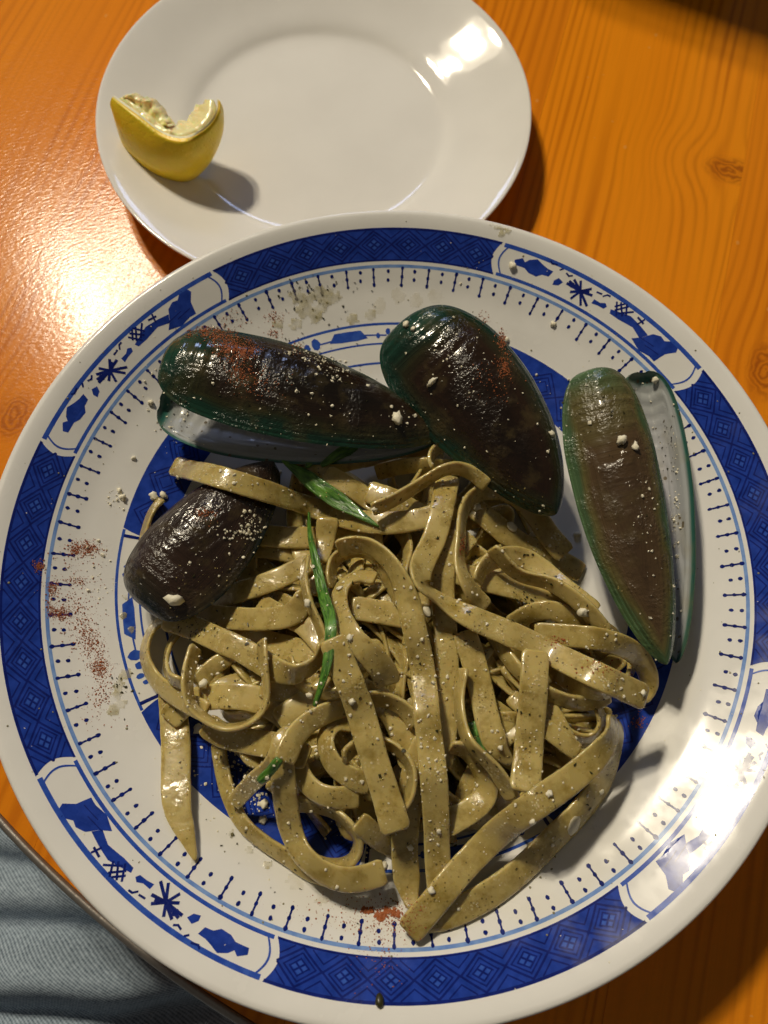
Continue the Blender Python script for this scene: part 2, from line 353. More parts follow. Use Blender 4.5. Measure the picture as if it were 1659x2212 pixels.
PRINT = {}
class Print:                                   # flat print: shapes laid on the plate surface
    def __init__(s): s.v, s.f = [], []
    def ring(s, r0, r1, a0, a1, off):          # a0,a1: functions of q or numbers (degrees)
        nr = max(2, int((r1-r0)*1000/.8)+2); fa0 = a0 if callable(a0) else (lambda q: a0); fa1 = a1 if callable(a1) else (lambda q: a1)
        na = max(2, int(abs(fa1(.5)-fa0(.5))/.6)+2); b = len(s.v)
        for i in range(nr):
            q = i/(nr-1); r = r0 + (r1-r0)*q
            for j in range(na):
                a = math.radians(fa0(q) + (fa1(q)-fa0(q))*j/(na-1)); s.v.append((r*math.cos(a), r*math.sin(a), float(zp(r)) + off))
        for i in range(nr-1):
            for j in range(na-1): s.f.append((b+i*na+j, b+(i+1)*na+j, b+(i+1)*na+j+1, b+i*na+j+1))
    def poly(s, pts, off):                     # pts (deg, r_mm)
        p2 = [Vector((math.radians(a)*.110, r/1000, 0)) for a, r in pts]
        tri = tessellate_polygon([p2]); bm = bmesh.new(); vs_ = [bm.verts.new(p) for p in p2]
        for t in tri:
            try: bm.faces.new([vs_[i] for i in t])
            except ValueError: pass
        for _ in range(3):
            e = [e for e in bm.edges if e.calc_length() > .0016]
            if not e: break
            bmesh.ops.subdivide_edges(bm, edges=e, cuts=1); bmesh.ops.triangulate(bm, faces=bm.faces)
        bm.verts.index_update(); b = len(s.v)
        for v in bm.verts:
            a = v.co.x/.110; r = v.co.y; s.v.append((r*math.cos(a), r*math.sin(a), float(zp(r)) + off))
        for f in bm.faces:
            ix = [b+v.index for v in f.verts]
            pa, pb, pc = (Vector(s.v[i]) for i in ix[:3])
            if (pb-pa).cross(pc-pa).z < 0: ix = ix[::-1]
            s.f.append(tuple(ix))
        bm.free()
    def line(s, pts, wid, off, dots=False):    # wid in mm
        Q = [(math.radians(a)*110, r) for a, r in pts]
        for (x0, y0), (x1, y1) in zip(Q, Q[1:]):
            L = math.hypot(x1-x0, y1-y0) or 1; nx, ny = -(y1-y0)/L*wid/2, (x1-x0)/L*wid/2; ex, ey = (x1-x0)/L*wid*.3, (y1-y0)/L*wid*.3
            pp = [(x0+nx-ex, y0+ny-ey), (x0-nx-ex, y0-ny-ey), (x1-nx+ex, y1-ny+ey), (x1+nx+ex, y1+ny+ey)]
            s.poly([(math.degrees(x/110), y) for x, y in pp], off)
    def dot(s, a, r, rad, off):
        s.poly([(a + math.degrees(rad*math.cos(t*math.pi/4)*rnd.uniform(.85, 1.15)/110), r + rad*math.sin(t*math.pi/4)*rnd.uniform(.85, 1.15)) for t in range(8)], off)
    def build(s, name, mat, parent=plate):
        return link_obj(name, mesh(name, s.v, s.f), mat, parent)

O1, O2, O3 = .00003, .00006, .00009
PANELS = [-125.4, -35.6, 53.9, 144.3]; PH = 18.2
bul = lambda q: 1.1*math.sin(math.pi*q)
PAG = dict(roof=[(-13.84, 113.8), (-14.43, 112.2), (-13.44, 110.3), (-13.06, 107.5), (-11.84, 107.6), (-9.83, 107.0), (-7.55, 108.0), (-8.83, 109.7), (-9.7, 111.7), (-10.92, 112.5), (-11.8, 112.2), (-12.88, 113.5)],
    pillar=[(-9.25, 110.8), (-8.54, 109.1), (-6.51, 110.0), (-3.81, 109.5), (-2.01, 109.5), (-1.75, 110.4), (-3.31, 111.0), (-5.04, 111.7), (-7.29, 111.3)],
    dash=[(-1.0, 110.4), (-0.73, 109.6), (0.41, 109.5), (1.49, 109.2), (1.45, 110.3), (0.33, 110.3), (-0.45, 110.9)],
    blob=[(7.42, 110.3), (7.88, 109.2), (8.83, 108.8), (8.93, 109.8), (8.36, 110.8)],
    clump=[(9.67, 111.6), (10.03, 110.1), (11.19, 109.9), (12.0, 109.0), (13.46, 109.2), (14.36, 109.9), (16.21, 109.9), (16.39, 111.0), (15.23, 111.9), (14.63, 111.2), (14.1, 112.0), (12.86, 112.8), (11.7, 112.1), (10.75, 111.7)])
LN = [[(-7.4, 113.7), (-7.04, 111.6)], [(-7.69, 112.7), (-6.35, 113.1)], [(-5.14, 113.5), (-3.36, 110.9)], [(-3.94, 113.8), (-2.53, 111.1)], [(-4.6, 111.6), (-3.51, 114.1)], [(-4.09, 110.9), (-2.57, 113.6)], [(-3.23, 110.2), (-1.95, 113.1)], [(-3.2, 113.9), (-2.14, 111.9)]]
ST = [(2.31, 108.2), (3.15, 107.6), (2.52, 110.9), (3.11, 112.1), (4.97, 107.9), (5.53, 109.2), (6.62, 110.6), (5.91, 112.1), (5.01, 112.5), (6.43, 111.3)]
BD = [[(-0.46, 113.7), (0.07, 113.6), (0.51, 112.7)], [(0.93, 113.0), (1.79, 112.8)], [(6.83, 113.5), (7.31, 113.0), (7.89, 113.4)], [(8.75, 114.1), (9.15, 113.5)], [(9.95, 114.5), (10.83, 114.2), (11.18, 114.7)]]
lightl = Print()
for i, pc in enumerate(PANELS):
    band = Print(); dark = Print(); petal = Print()
    nxt = PANELS[(i+1) % 4] + (360 if i == 3 else 0)
    A0, A1 = pc + PH + 1.7, nxt - PH - 1.7
    band.ring(.1057, .1151, lambda q: A0 + bul(q), lambda q: A1 - bul(q), O1)
    ncell = 8; L0, L1 = A0 + 1.0, A1 - 1.0; cw = (L1-L0)/ncell/2
    dark.ring(.1144, .1150, A0+.1, A1-.1, O2); dark.ring(.1058, .1062, A0+.1, A1-.1, O2)
    rc, rh = 110.35, 3.95
    for c in range(ncell):
        ac = L0 + (2*c+1)*cw
        f = lambda x, y: (ac + x*cw, rc + y*rh)
        j = lambda: rnd.uniform(-.03, .03)
        for sc_, wd in ((1.0, .50), (.70, .38), (.44, .34)):
            d = [(0, sc_), (sc_, 0), (0, -sc_), (-sc_, 0), (0, sc_)]
            for p, q in zip(d, d[1:]): dark.line([f(p[0]+j(), p[1]+j()), f(q[0]+j(), q[1]+j())], wd, O2)
        for p, q in (((-.22, -.22), (.22, .22)), ((-.22, .22), (.22, -.22))): dark.line([f(*p), f(*q)], .34, O3)
        for px_, py_ in ((0, .22), (.22, 0), (0, -.22), (-.22, 0)):
            petal.poly([f(px_, py_+.13), f(px_+.13, py_), f(px_, py_-.13), f(px_-.13, py_)], O2 + .00001)
        for sx_ in (-1, 1):
            for sy_ in (-1, 1):
                dark.line([f(.42*sx_, 1*sy_), f(1*sx_, .42*sy_)], .36, O2)
    b = band.build('blue_band', M['blue']); tag(dark.build('lattice_line', M['blue_dark'], b), kind='stuff'); tag(petal.build('lattice_petal', M['blue_mid'], b), kind='stuff')
    # cartouche
    mot = Print(); strokes = Print()
    for k_, pts in PAG.items():
        mot.poly([(pc + a*1.04, 110.4 + (r-110.4)*1.22 + .25) for a, r in pts], O1)
    for l in LN: strokes.line([(pc+a, r) for a, r in l], .56, O2)
    for q in ST: strokes.line([(pc+4.29, 110.5), (pc + 4.29 + (q[0]-4.29)*1.15, 110.5 + (q[1]-110.4)*1.15)], .78, O2)
    for l in BD: strokes.line([(pc+a, r - .25) for a, r in l], .50, O2)
    strokes.dot(pc+3.2, 111.2, .75, O2); strokes.dot(pc+6.1, 111.0, .85, O2)
    for x0, x1, y0 in ((-13.2, -10.4, 109.2), (-11.6, -8.6, 109.9)): strokes.line([(pc+x0, y0), (pc+x1, y0-.6)], .22, O2)
    mo = tag(mot.build('cartouche_motif', M['blue']), kind='stuff'); tag(strokes.build('brush_stroke', M['blue_dark'], mo), kind='stuff')
    P0, P1 = pc - PH, pc + PH
    for ra_, rb_ in ((.1139, .1151), (.1057, .1066)):
        fr_ = Print(); fr_.ring(ra_, rb_, P0 - 1.3, P1 + 1.3, O1); fr_.build('frame_line', M['blue_mid'])
    for sgn, ae in ((-1, P0), (1, P1)):
        fr_ = Print(); fr_.ring(.1062, .1145, lambda q: ae + sgn*(bul(q) + .25), lambda q: ae + sgn*(bul(q) + .55), O2); fr_.build('frame_end', M['blue_mid'])
lightl.ring(.1038, .1047, 0, 360, O1)
lightl.build('rim_line', M['blue_light'])
tick = Print(); NTK = 68
for i in range(NTK):
    a = 360/NTK*i + 1.1 + rnd.uniform(-.25, .25); da = rnd.uniform(-.18, .18)
    r0, r1 = 98.9 + rnd.uniform(-.25, .25), 103.5 + rnd.uniform(-.2, .2)
    tick.line([(a, r0), (a+da, r1)], .60, O2)
    for f_ in (0, .5, 1): tick.dot(a + da*f_, r0 + (r1-r0)*f_, .60 + rnd.uniform(-.05, .1), O2)
    b_ = a + 180/NTK
    tick.dot(b_, 100.4 + rnd.uniform(-.2, .2), .60, O2); tick.dot(b_ + rnd.uniform(-.2, .2), 102.8, .60, O2)
tag(tick.build('tick_border', M['blue_dark']), kind='stuff')
# medallion ring round the well
for i in range(4):
    ctr = Print(); cdk = Print(); cmo = Print()
    pc = -166.6 + 90*i
    ctr.ring(.0735, .0872, lambda q: pc + 19.3 - bul(q), lambda q: pc + 70.7 + bul(q), O1)
    for ra_, rb_, hw in ((.0864, .0872, 19), (.0735, .0742, 19), (.0800, .0806, 14)):
        cl = Print(); cl.ring(ra_, rb_, pc - hw, pc + hw, O1); cl.build('well_line', M['blue_mid'])
    for sg in (-1, 1): cdk.ring(.0740, .0866, pc + sg*18.0, pc + sg*17.3, O2)
    for c in range(6):
        ac = pc + 19.3 + 51.4*(c+.5)/6; cw = 51.4/12
        f = lambda x, y: (ac + x*cw, 80.3 + y*5.4)
        for sc_, wd in ((1.0, .5), (.7, .4), (.42, .36)):
            d = [(0, sc_), (sc_, 0), (0, -sc_), (-sc_, 0), (0, sc_)]
            for p, q in zip(d, d[1:]): cdk.line([f(*p), f(*q)], wd, O2)
    for x, r, s_ in ((-11, 83.5, 1.5), (-9.4, 84.2, 1.2), (-7, 83, 1.0), (8, 83.6, 2.0), (10.3, 83, 1.6), (12.5, 83.8, 1.1), (14, 83, .9)):
        cmo.dot(pc+x, r, s_, O2)
    cmo.poly([(pc-4.5, 82.4), (pc-3, 85.2), (pc+3.2, 85.4), (pc+4.8, 82.6), (pc+2, 82), (pc-2, 81.9)], O1)
    for x in (-2.6, -1.2, .2, 1.6, 3): cmo.line([(pc+x, 82.2), (pc+x+.5, 84.8)], .3, O3)
    cmo.line([(pc-9, 83), (pc-4, 83.4), (pc+8, 83.2)], .5, O2)
    wb_ = ctr.build('well_band', M['blue']); tag(cdk.build('well_lattice', M['blue_dark'], wb_), kind='stuff'); tag(cmo.build('well_motif', M['blue_mid']), kind='stuff')

# ------------------------------------------------------------------ white side plate
WC = Vector((-.03812, .18817, 0))
wp = [(0, .0045), (.040, .0045), (.0495, .0046), (.0520, .0053), (.0540, .0066), (.0565, .0077), (.060, .0089), (.066, .0106), (.074, .0139), (.081, .0167), (.0840, .0178), (.0852, .0181), (.0857, .0177), (.0856, .0170), (.0845, .0161), (.078, .0130), (.066, .0075), (.058, .0040), (.055, .0028), (.054, .0003), (.0525, 0), (.051, .0004), (.050, .0020), (0, .0020)]
o = lathe('side_plate', wp, M['white'], 256, None, WC)
m_ = o.modifiers.new('smooth', 'SUBSURF'); m_.levels = 1; m_.render_levels = 1
tag(o, 'plain white side plate holding the squeezed lemon wedge', 'plate')

# ------------------------------------------------------------------ mussels
def fshape(s): return (s**.62) * max(1-s, 0)**.32 / 0.55
def valve(name, parent, hinge, end, roll, Wd, H, mat, side=1, bend=0.0, thick=.0013, twist=0.0, seed=0, ns=84, ntt=52):
    X = (end-hinge); L = X.length; X.normalize()
    up = Vector((0,0,1)); Z = (up - X*up.dot(X)).normalized(); Y = Z.cross(X)
    q = Matrix.Rotation(roll, 3, X); Y = q @ Y; Z = q @ Z
    org = parent.location
    outer, al, rm = [], [], []
    for i in range(ns+1):
        s = .5*(1-math.cos(math.pi*i/ns)); s = min(max(s, .0008), .9995)
        f = fshape(s); g = ((s+.02)**.5)*((1-s)**.36)/.62
        for j in range(ntt+1):
            t = math.sin(math.pi/2*(2*j/ntt-1))
            y = (bend*math.sin(math.pi*s**.8) + t*f*.5)*Wd
            ww = 1 + .02*noise.noise(Vector((s*6+seed, t*2, seed)))
            hz = H*g*((1+t)**.80*(1-t)**1.05/1.0)*(1 + .05*noise.noise(Vector((s*5, t*3+seed, 3.3))))
            rv = min((1-abs(t))*f*.9, (1-s)*1.5); hz += .00022*math.sin(rv*95 + 2.5*noise.noise(Vector((s*3, t*2, seed))))*min(1, rv*14)*min(1, s*5)
            p = hinge + X*(s*L) + Y*(y*ww) + Z*(side*hz)
            outer.append(p); al.append(s); rm.append(min((1-abs(t))*f*.9, (1-s)*1.5) )
    nrow = ntt+1
    me = mesh('tmp', outer, [(i*nrow+j, (i+1)*nrow+j, (i+1)*nrow+j+1, i*nrow+j+1) for i in range(ns) for j in range(ntt)])
    nrm = [Vector(v.normal) for v in me.vertices]; bpy.data.meshes.remove(me)
    sg = 1 if nrm[(ns//2)*nrow+ntt//2].dot(Z*side) > 0 else -1
    inner = []
    for k, p in enumerate(outer):
        e = min(1, rm[k]*8 + .08)
        inner.append(p - nrm[k]*sg*thick*e)
    nv = len(outer); vv = local(outer + inner, org)
    ff = [(i*nrow+j, (i+1)*nrow+j, (i+1)*nrow+j+1, i*nrow+j+1) for i in range(ns) for j in range(ntt)]
    if sg < 0: ff = [f[::-1] for f in ff]
    fi = [tuple(nv+k for k in f[::-1]) for f in ff]
    border = [(0, j) for j in range(ntt)] ; rimf = []
    def br(a, b): rimf.append((a, b, nv+b, nv+a) if sg > 0 else (b, a, nv+a, nv+b))
    for i in range(ns):
        br((i+1)*nrow, i*nrow); br(i*nrow+ntt, (i+1)*nrow+ntt)
    me = mesh(name, vv, ff + fi + rimf)
    me.polygons.foreach_set('material_index', [0]*len(ff) + [1]*len(fi) + [0]*len(rimf))
    for an, vals in (('rim', rm), ('along', al)):
        a = me.attributes.new(an, 'FLOAT', 'POINT'); a.data.foreach_set('value', vals + vals)
    return link_obj(name, me, [mat, M['nacre']], parent)

def mussel(label, base):
    o = empty('mussel', base); return tag(o, label, 'mussel', None)
D = math.radians
m1 = mussel('open dark green mussel dusted with orange spice, pale inner shell showing', P(650, 860, .03))
valve('upper_valve', m1, P(948, 945, .034), P(352, 775, .047), D(10), .0350, .0100, M['shell_dark'], 1, -.03, seed=1)
valve('lower_valve', m1, P(945, 950, .031), P(342, 874, .0325), D(-6), .0265, .0110, M['shell_dark'], -1, .05, seed=2)
m2 = mussel('dark brown mussel with green lip, middle one behind the pasta', P(1030, 860, .03))
valve('upper_valve', m2, P(1200, 1112, .035), P(872, 694, .045), D(-14), .0375, .0108, M['shell_mid'], 1, -.07, seed=5)
valve('lower_valve', m2, P(1190, 1095, .031), P(900, 720, .030), D(-12), .032, .008, M['shell_mid'], -1, -.05, seed=6)
m3 = mussel('tall olive green mussel standing ajar at the right of the pasta', P(1380, 1100, .026))
valve('left_valve', m3, P(1438, 1436, .037), P(1280, 798, .047), D(-8), .0262, .0078, M['shell_olive'], 1, .05, seed=9)
valve('right_valve', m3, P(1462, 1432, .032), P(1388, 802, .038), D(-14), .0205, .0105, M['shell_olive'], -1, -.02, seed=10)
m4 = mussel('small brown mussel lying under the end of a noodle at the left', P(420, 1180, .02))
v4 = valve('upper_valve', m4, P(596, 1006, .029), P(308, 1312, .032), D(10), .0335, .0112, M['shell_brown'], 1, -.01, seed=14)
valve('lower_valve', m4, P(590, 1015, .0265), P(322, 1306, .0290), D(8), .032, .0040, M['shell_brown'], -1, 0, seed=15)

# ------------------------------------------------------------------ noodles
RES = .0007; HN = 400; HO = -.140
gx = (np.arange(HN)*RES + HO); GX, GY = np.meshgrid(gx, gx, indexing='ij')
HM = zp(np.hypot(GX, GY)).copy(); HM[np.hypot(GX, GY) > .119] = .0379
def stamp_mesh(o):
    for v in o.data.vertices:
        p = o.matrix_basis @ v.co
        if o.parent: p = p + o.parent.location
        i, j = int((p.x-HO)/RES), int((p.y-HO)/RES)
        if 2 <= i < HN-2 and 2 <= j < HN-2: HM[i-2:i+3, j-2:j+3] = np.maximum(HM[i-2:i+3, j-2:j+3], p.z)
def catmull(K, n):
    K = np.asarray(K, float); seg = np.r_[0, np.cumsum(np.maximum(np.hypot(*np.diff(K[:, :2], axis=0).T), 1e-6)**.5)]
    out = []; ts = np.linspace(0, seg[-1], n)
    for t in ts:
        i = min(max(np.searchsorted(seg, t)-1, 0), len(K)-2)
        p1, p2 = K[i], K[i+1]; p0 = K[i-1] if i > 0 else 2*p1-p2; p3 = K[i+2] if i+2 < len(K) else 2*p2-p1
        t0 = seg[i-1] if i > 0 else seg[i]-(seg[i+1]-seg[i]); t1, t2 = seg[i], seg[i+1]; t3 = seg[i+2] if i+2 < len(K) else t2 + (t2-t1)
        A1 = (t1-t)/(t1-t0)*p0 + (t-t0)/(t1-t0)*p1; A2 = (t2-t)/(t2-t1)*p1 + (t-t1)/(t2-t1)*p2; A3 = (t3-t)/(t3-t2)*p2 + (t-t2)/(t3-t2)*p3
        B1 = (t2-t)/(t2-t0)*A1 + (t-t0)/(t2-t0)*A2; B2 = (t3-t)/(t3-t1)*A2 + (t-t1)/(t3-t1)*A3
        out.append((t2-t)/(t2-t1)*B1 + (t-t1)/(t2-t1)*B2)
    return np.array(out)
def gauss(a, sig):
    k = int(3*sig)+1; w_ = np.exp(-.5*(np.arange(-k, k+1)/sig)**2); w_ /= w_.sum()
    return np.convolve(np.pad(a, k, mode='edge'), w_, 'valid')
def rmax(a, k):
    b = np.pad(a, k, mode='edge'); return np.max(np.stack([b[i:i+len(a)] for i in range(2*k+1)]), 0)
NOODLE_LOG = []
NOODLES = []
def noodle(pts, label, w=7.4, t=1.9, taper=None, lift=0, zmax=.050, world=False, group=None, seed=None, follow=.55, name='fettuccine_noodle', mat=None, wob=1.0):
    seed = seed if seed is not None else len(NOODLES)*1.7
    K = np.array([(p[0], p[1], p[2] if len(p) > 2 else 0.0, p[3] if len(p) > 3 else 0.0) for p in pts], float)
    n = 90; Q = catmull(K, n)
    if name.startswith('fett'): w *= .98; t *= .74
    z = np.full(n, .030)
    w_ = w/1000*np.ones(n); t_ = t/1000
    if taper: w_ *= np.interp(np.linspace(0, 1, n), [a for a, b in taper], [b for a, b in taper])
    for it in range(4):
        XY = Q[:, :2] if world else Pn(Q[:, 0], Q[:, 1], z)[:, :2]
        # resample evenly in the world
        d = np.r_[0, np.cumsum(np.hypot(*np.diff(XY, axis=0).T))]
        T = np.gradient(XY, axis=0); T /= np.linalg.norm(T, axis=1)[:, None] + 1e-9
        Hn = np.stack([-T[:, 1], T[:, 0]], 1); a = np.radians(Q[:, 2])
        best = np.zeros(n)
        for e in (-1, -.6, -.2, .2, .6, 1):
            off = e*w_/2*np.cos(a); p = XY + Hn*off[:, None]
            I = np.clip(((p[:, 0]-HO)/RES).astype(int), 0, HN-1); J = np.clip(((p[:, 1]-HO)/RES).astype(int), 0, HN-1)
            best = np.maximum(best, HM[I, J] - e*w_/2*np.sin(a))
        zs = best + t_*.42
        step = max(d[-1]/n, 1e-5); k = max(1, int(.005/step))
        env = gauss(rmax(zs, k), max(.004/step, .8)); soft = gauss(zs, max(.003/step, .8))
        z = env*(1-follow) + np.maximum(soft, env-.004)*follow
        z = np.minimum(z + Q[:, 3]/1000 + lift/1000, zmax)
    XY = Q[:, :2] if world else Pn(Q[:, 0], Q[:, 1], z)[:, :2]
    C3 = np.c_[XY, z]; d = np.r_[0, np.cumsum(np.linalg.norm(np.diff(C3, axis=0), axis=1))]
    m = max(12, int(d[-1]/.0009)); s = np.linspace(0, d[-1], m)
    C3 = np.stack([np.interp(s, d, C3[:, i]) for i in range(3)], 1); a = np.radians(np.interp(s, d, Q[:, 2])); ww = np.interp(s, d, w_)
    for i in range(3): C3[:, i] = gauss(C3[:, i], 1.5) if m > 20 else C3[:, i]
    a = gauss(a, 3) + np.array([.16*noise.noise(Vector((x*38, seed, 21))) for x in s])
    T = np.gradient(C3, axis=0); T /= np.linalg.norm(T, axis=1)[:, None] + 1e-12
    h = np.stack([-T[:, 1], T[:, 0], np.zeros(m)], 1); h /= np.linalg.norm(h, axis=1)[:, None] + 1e-9
    N0 = np.cross(T, h); B = np.cos(a)[:, None]*h + np.sin(a)[:, None]*N0; Nn = np.cross(T, B)
    NS = 16; ang = np.arange(NS)*2*math.pi/NS
    cx = np.sign(np.cos(ang))*np.abs(np.cos(ang))**.42; cy = np.sign(np.sin(ang))*np.abs(np.sin(ang))**.60
    V = []
    for i in range(m):
        nw = 1 + wob*(.05*noise.noise(Vector((s[i]*70, seed, 0))) + .02*noise.noise(Vector((s[i]*400, seed, 5))))
        endf = min(1, .80 + min(i, m-1-i)*.12)
        cup = .00035*noise.noise(Vector((s[i]*50, seed, 9)))
        for k in range(NS):
            e = 1 + (.018*noise.noise(Vector((s[i]*900, k*.7, seed))))*wob
            x = cx[k]*ww[i]/2*nw*e*endf; y = cy[k]*t_/2*(1 + .10*noise.noise(Vector((s[i]*160, cx[k]*2, seed+3)))) + cup*(cx[k]**2)*2
            V.append(Vector(C3[i] + B[i]*x + Nn[i]*y))
        for e in (-1, -.75, -.5, -.25, 0, .25, .5, .75, 1):
            p = C3[i] + B[i]*(e*ww[i]/2); I, J = int((p[0]-HO)/RES), int((p[1]-HO)/RES)
            if 1 <= I < HN-1 and 1 <= J < HN-1: HM[I-1:I+2, J-1:J+2] = np.maximum(HM[I-1:I+2, J-1:J+2], p[2] + t_*.42)
    F = []
    for i in range(m-1):
        for k in range(NS):
            k2 = (k+1) % NS; F.append((i*NS+k, i*NS+k2, (i+1)*NS+k2, (i+1)*NS+k))
    F.append(tuple(range(NS-1, -1, -1))); F.append(tuple((m-1)*NS+k for k in range(NS)))
    org = Vector((float(C3[:, 0].mean()), float(C3[:, 1].mean()), float(C3[:, 2].min()) - .001))
    me = mesh(name, local(V, org), F)
    bm = bmesh.new(); bm.from_mesh(me); bmesh.ops.recalc_face_normals(bm, faces=bm.faces); bm.to_mesh(me); bm.free()
    uvl = me.uv_layers.new(name='UVMap')
    li = np.zeros(len(me.loops), int); me.loops.foreach_get('vertex_index', li)
    uvs = np.stack([s[np.minimum(li//NS, m-1)]*100, (li % NS)/NS], 1); uvl.data.foreach_set('uv', uvs.ravel())
    o = link_obj(name, me, mat or M['noodle'], None, org)
    tag(o, label, 'noodle' if name.startswith('fett') else 'scallion', group); NOODLES.append(o)
    NOODLE_LOG.append((label[:34], round(float(z.max())*1000, 1)))
    return o

E1 = 72   # on-edge tilt
BUR = 'pasta strands buried in the pile'
# buried strands that fill the heap
frs = random.Random(21)
HEAP = [(345,1345),(430,1310),(640,1000),(1000,960),(1160,1090),(1260,1220),(1380,1440),(1330,1600),(1150,1740),(980,1830),(800,1840),(640,1780),(520,1640),(420,1500)]
def inside(p):
    v = RM.T @ (np.array(p) - CAM); x, y = 829.5 + FPX*v[0]/-v[2], 1106 - FPX*v[1]/-v[2]; c = False
    for (x0, y0), (x1, y1) in zip(HEAP, HEAP[1:] + HEAP[:1]):
        if (y0 > y) != (y1 > y) and x < (x1-x0)*(y-y0)/(y1-y0) + x0: c = not c
    return c
cen = P(850, 1440, .02)
for i in range(60):
    th = frs.uniform(0, 6.28); rr = .050*math.sqrt(frs.random()); p = cen + Vector((rr*math.cos(th), rr*math.sin(th), 0))
    hd = frs.uniform(0, 6.28); cur = frs.uniform(-34, 34); pts = []; ph = frs.uniform(0, 6.28)
    for k in range(13):
        if not inside((p.x, p.y, .02)):
            back = cen - p; hd = math.atan2(back.y, back.x) + frs.uniform(-.5, .5); p = p + back*.16; cur = frs.uniform(-34, 34)
        pts.append((p.x, p.y, 38 + 38*math.sin(ph + k*.55)))
        p = p + Vector((math.cos(hd), math.sin(hd), 0))*.0088; hd += cur*.0088
    noodle(pts, 'length of pasta deep in the shadowed gaps of the heap', w=5.8, world=True, group=BUR, seed=300+i, zmax=.031, follow=.85)

T_ = 'fettuccine '
# --- bottom layer
noodle([(470,1600,20),(478,1650,25),(493,1712,25),(522,1776,30),(567,1817,35),(618,1850,30),(670,1885,20),(720,1900,10)], T_+'strand curving along the lower left edge of the heap, crusted with cheese', w=5.0)
noodle([(630,1735,40),(692,1744,60),(737,1765,65),(766,1799,65),(772,1829,65),(752,1860,65),(707,1868,60),(660,1850,50),(640,1820,40)], T_+'strand curled in a ring over bare blue pattern at the bottom', w=6.2)
noodle([(372,1480),(377,1565),(380,1618),(380,1700),(385,1752),(402,1800),(424,1862)], 'single flat fettuccine strip hanging down the left, cut to a point', w=8.6, taper=[(0,1),(.62,1),(.78,.72),(1,.12)])
noodle([(520,1150),(600,1160),(680,1162),(760,1165),(830,1160)], T_+'strip in shade just right of the brown mussel')
noodle([(640,1030,10),(720,1005,15),(787,990,20),(866,974,25),(919,963,30),(944,948,25)], T_+'strip lying under the hinge of the spice dusted mussel', w=6.4)
noodle([(360,1560),(395,1525),(440,1508),(500,1503),(560,1512),(610,1540),(650,1580)], T_+'cheesy strip framed inside the left ring', w=7.4)
noodle([(1165,1520,40),(1200,1572,50),(1240,1598,55),(1280,1598,60),(1302,1565,60),(1290,1525,55)], T_+'loop in deep shade inside the right hand gap', w=6.5)
noodle([(560,1478),(620,1490),(700,1478),(760,1470)], T_+'strip crossing behind the long scallion sliver')
noodle([(600,1560),(640,1530),(690,1500),(720,1470)], T_+'strip rising to the foot of the long scallion sliver')
noodle([(500,1360),(560,1383),(620,1400),(680,1415),(740,1440),(800,1450)], T_+'broad scrap under the curl at left of the scallion')
noodle([(770,1770),(810,1805),(850,1830),(880,1850)], T_+'strip half hidden beside the lower blue gap', w=6)
noodle([(1000,1080),(1040,1110),(1090,1150),(1140,1182),(1200,1205),(1260,1240)], T_+'strip seen through the big upper right arch')
noodle([(960,1230),(1030,1250),(1114,1270),(1193,1300),(1260,1340),(1320,1390)], T_+'shaded strip carrying a dark herb clump on the right', w=7)
noodle([(1030,1640,30),(1061,1695,35),(1091,1738,30),(1120,1745,10),(1165,1700)], T_+'bent piece between the two right hand uprights', w=5.5)
noodle([(425,1480,30),(455,1445,25),(490,1420,10),(520,1390)], T_+'slip seen through the top of the left ring', w=5)
noodle([(700,1020),(770,1060),(803,1085),(850,1110)], T_+'strip under the short upper scallion sliver', w=6.5)
noodle([(790,1060),(850,1080),(900,1110),(960,1140),(1020,1190)], T_+'pale scrap beneath the upper thin arch')
noodle([(640,1640,30),(660,1690,35),(700,1720,30),(780,1722,20)], T_+'strip in the dark pocket above the lower ring', w=6)
noodle([(760,1480),(830,1520),(870,1590),(890,1660)], T_+'strip tucked beside the big diagonal ribbon', w=7)
noodle([(1090,1430),(1160,1500),(1200,1560),(1230,1620)], T_+'strip slanting behind the right hand upright', w=6)
noodle([(440,1560),(480,1588),(540,1602),(600,1612),(670,1640)], T_+'scrap under the base of the left ring', w=7)
noodle([(560,1300),(600,1325),(655,1350),(700,1400),(740,1450)], T_+'scrap behind the thin strand left of the scallion', w=6)
noodle([(500,1740,20),(545,1690,20),(590,1650,20),(610,1600,10)], T_+'cheese dusted strip inside the lower left bend', w=5)
SG = M['scallion']
noodle([(1020,1560,10),(1030,1590,10),(1045,1625,10)], 'pale green scallion bit deep in the gap right of centre', w=6, t=2, name='scallion_sliver', mat=SG, wob=.6)
noodle([(352,1075,40),(332,1098,50),(316,1140,55),(306,1190,55),(304,1240,50)], T_+'edge peeking out along the outer side of the brown mussel', w=4.6)
# --- middle layer
noodle([(400,1308),(470,1292),(539,1272),(600,1250),(670,1215)], T_+'strip fanning out right from beneath the brown mussel', w=6.8)
noodle([(410,1322,8),(486,1334,5),(565,1338),(625,1330),(652,1305,35),(664,1278,60)], T_+'strip running level beneath the brown mussel edge', w=7.0)
noodle([(372,1332,40),(335,1352,50),(316,1390,52),(314,1424,50),(332,1464,45),(362,1493,35),(405,1518,20),(450,1540,10)], T_+'outermost strand bulging at the left edge', w=6.0)
noodle([(385,1365,50),(366,1398,60),(359,1440,60),(372,1467,60),(398,1476,50)], T_+'small rough loop inside the left bulge', w=5.5)
noodle([(1100,1352,40),(1142,1327,30),(1190,1318,20),(1235,1338,35),(1285,1368,30)], T_+'low arch left of the olive mussel tip', w=6.0)
noodle([(640,1585,20),(612,1600,15),(609,1630,12),(612,1680,12),(618,1740,15),(629,1793,22),(653,1844,32),(692,1881,32),(737,1900,25),(781,1898,15),(835,1880)], T_+'broad strip sweeping down and round the bottom left', w=6.9)
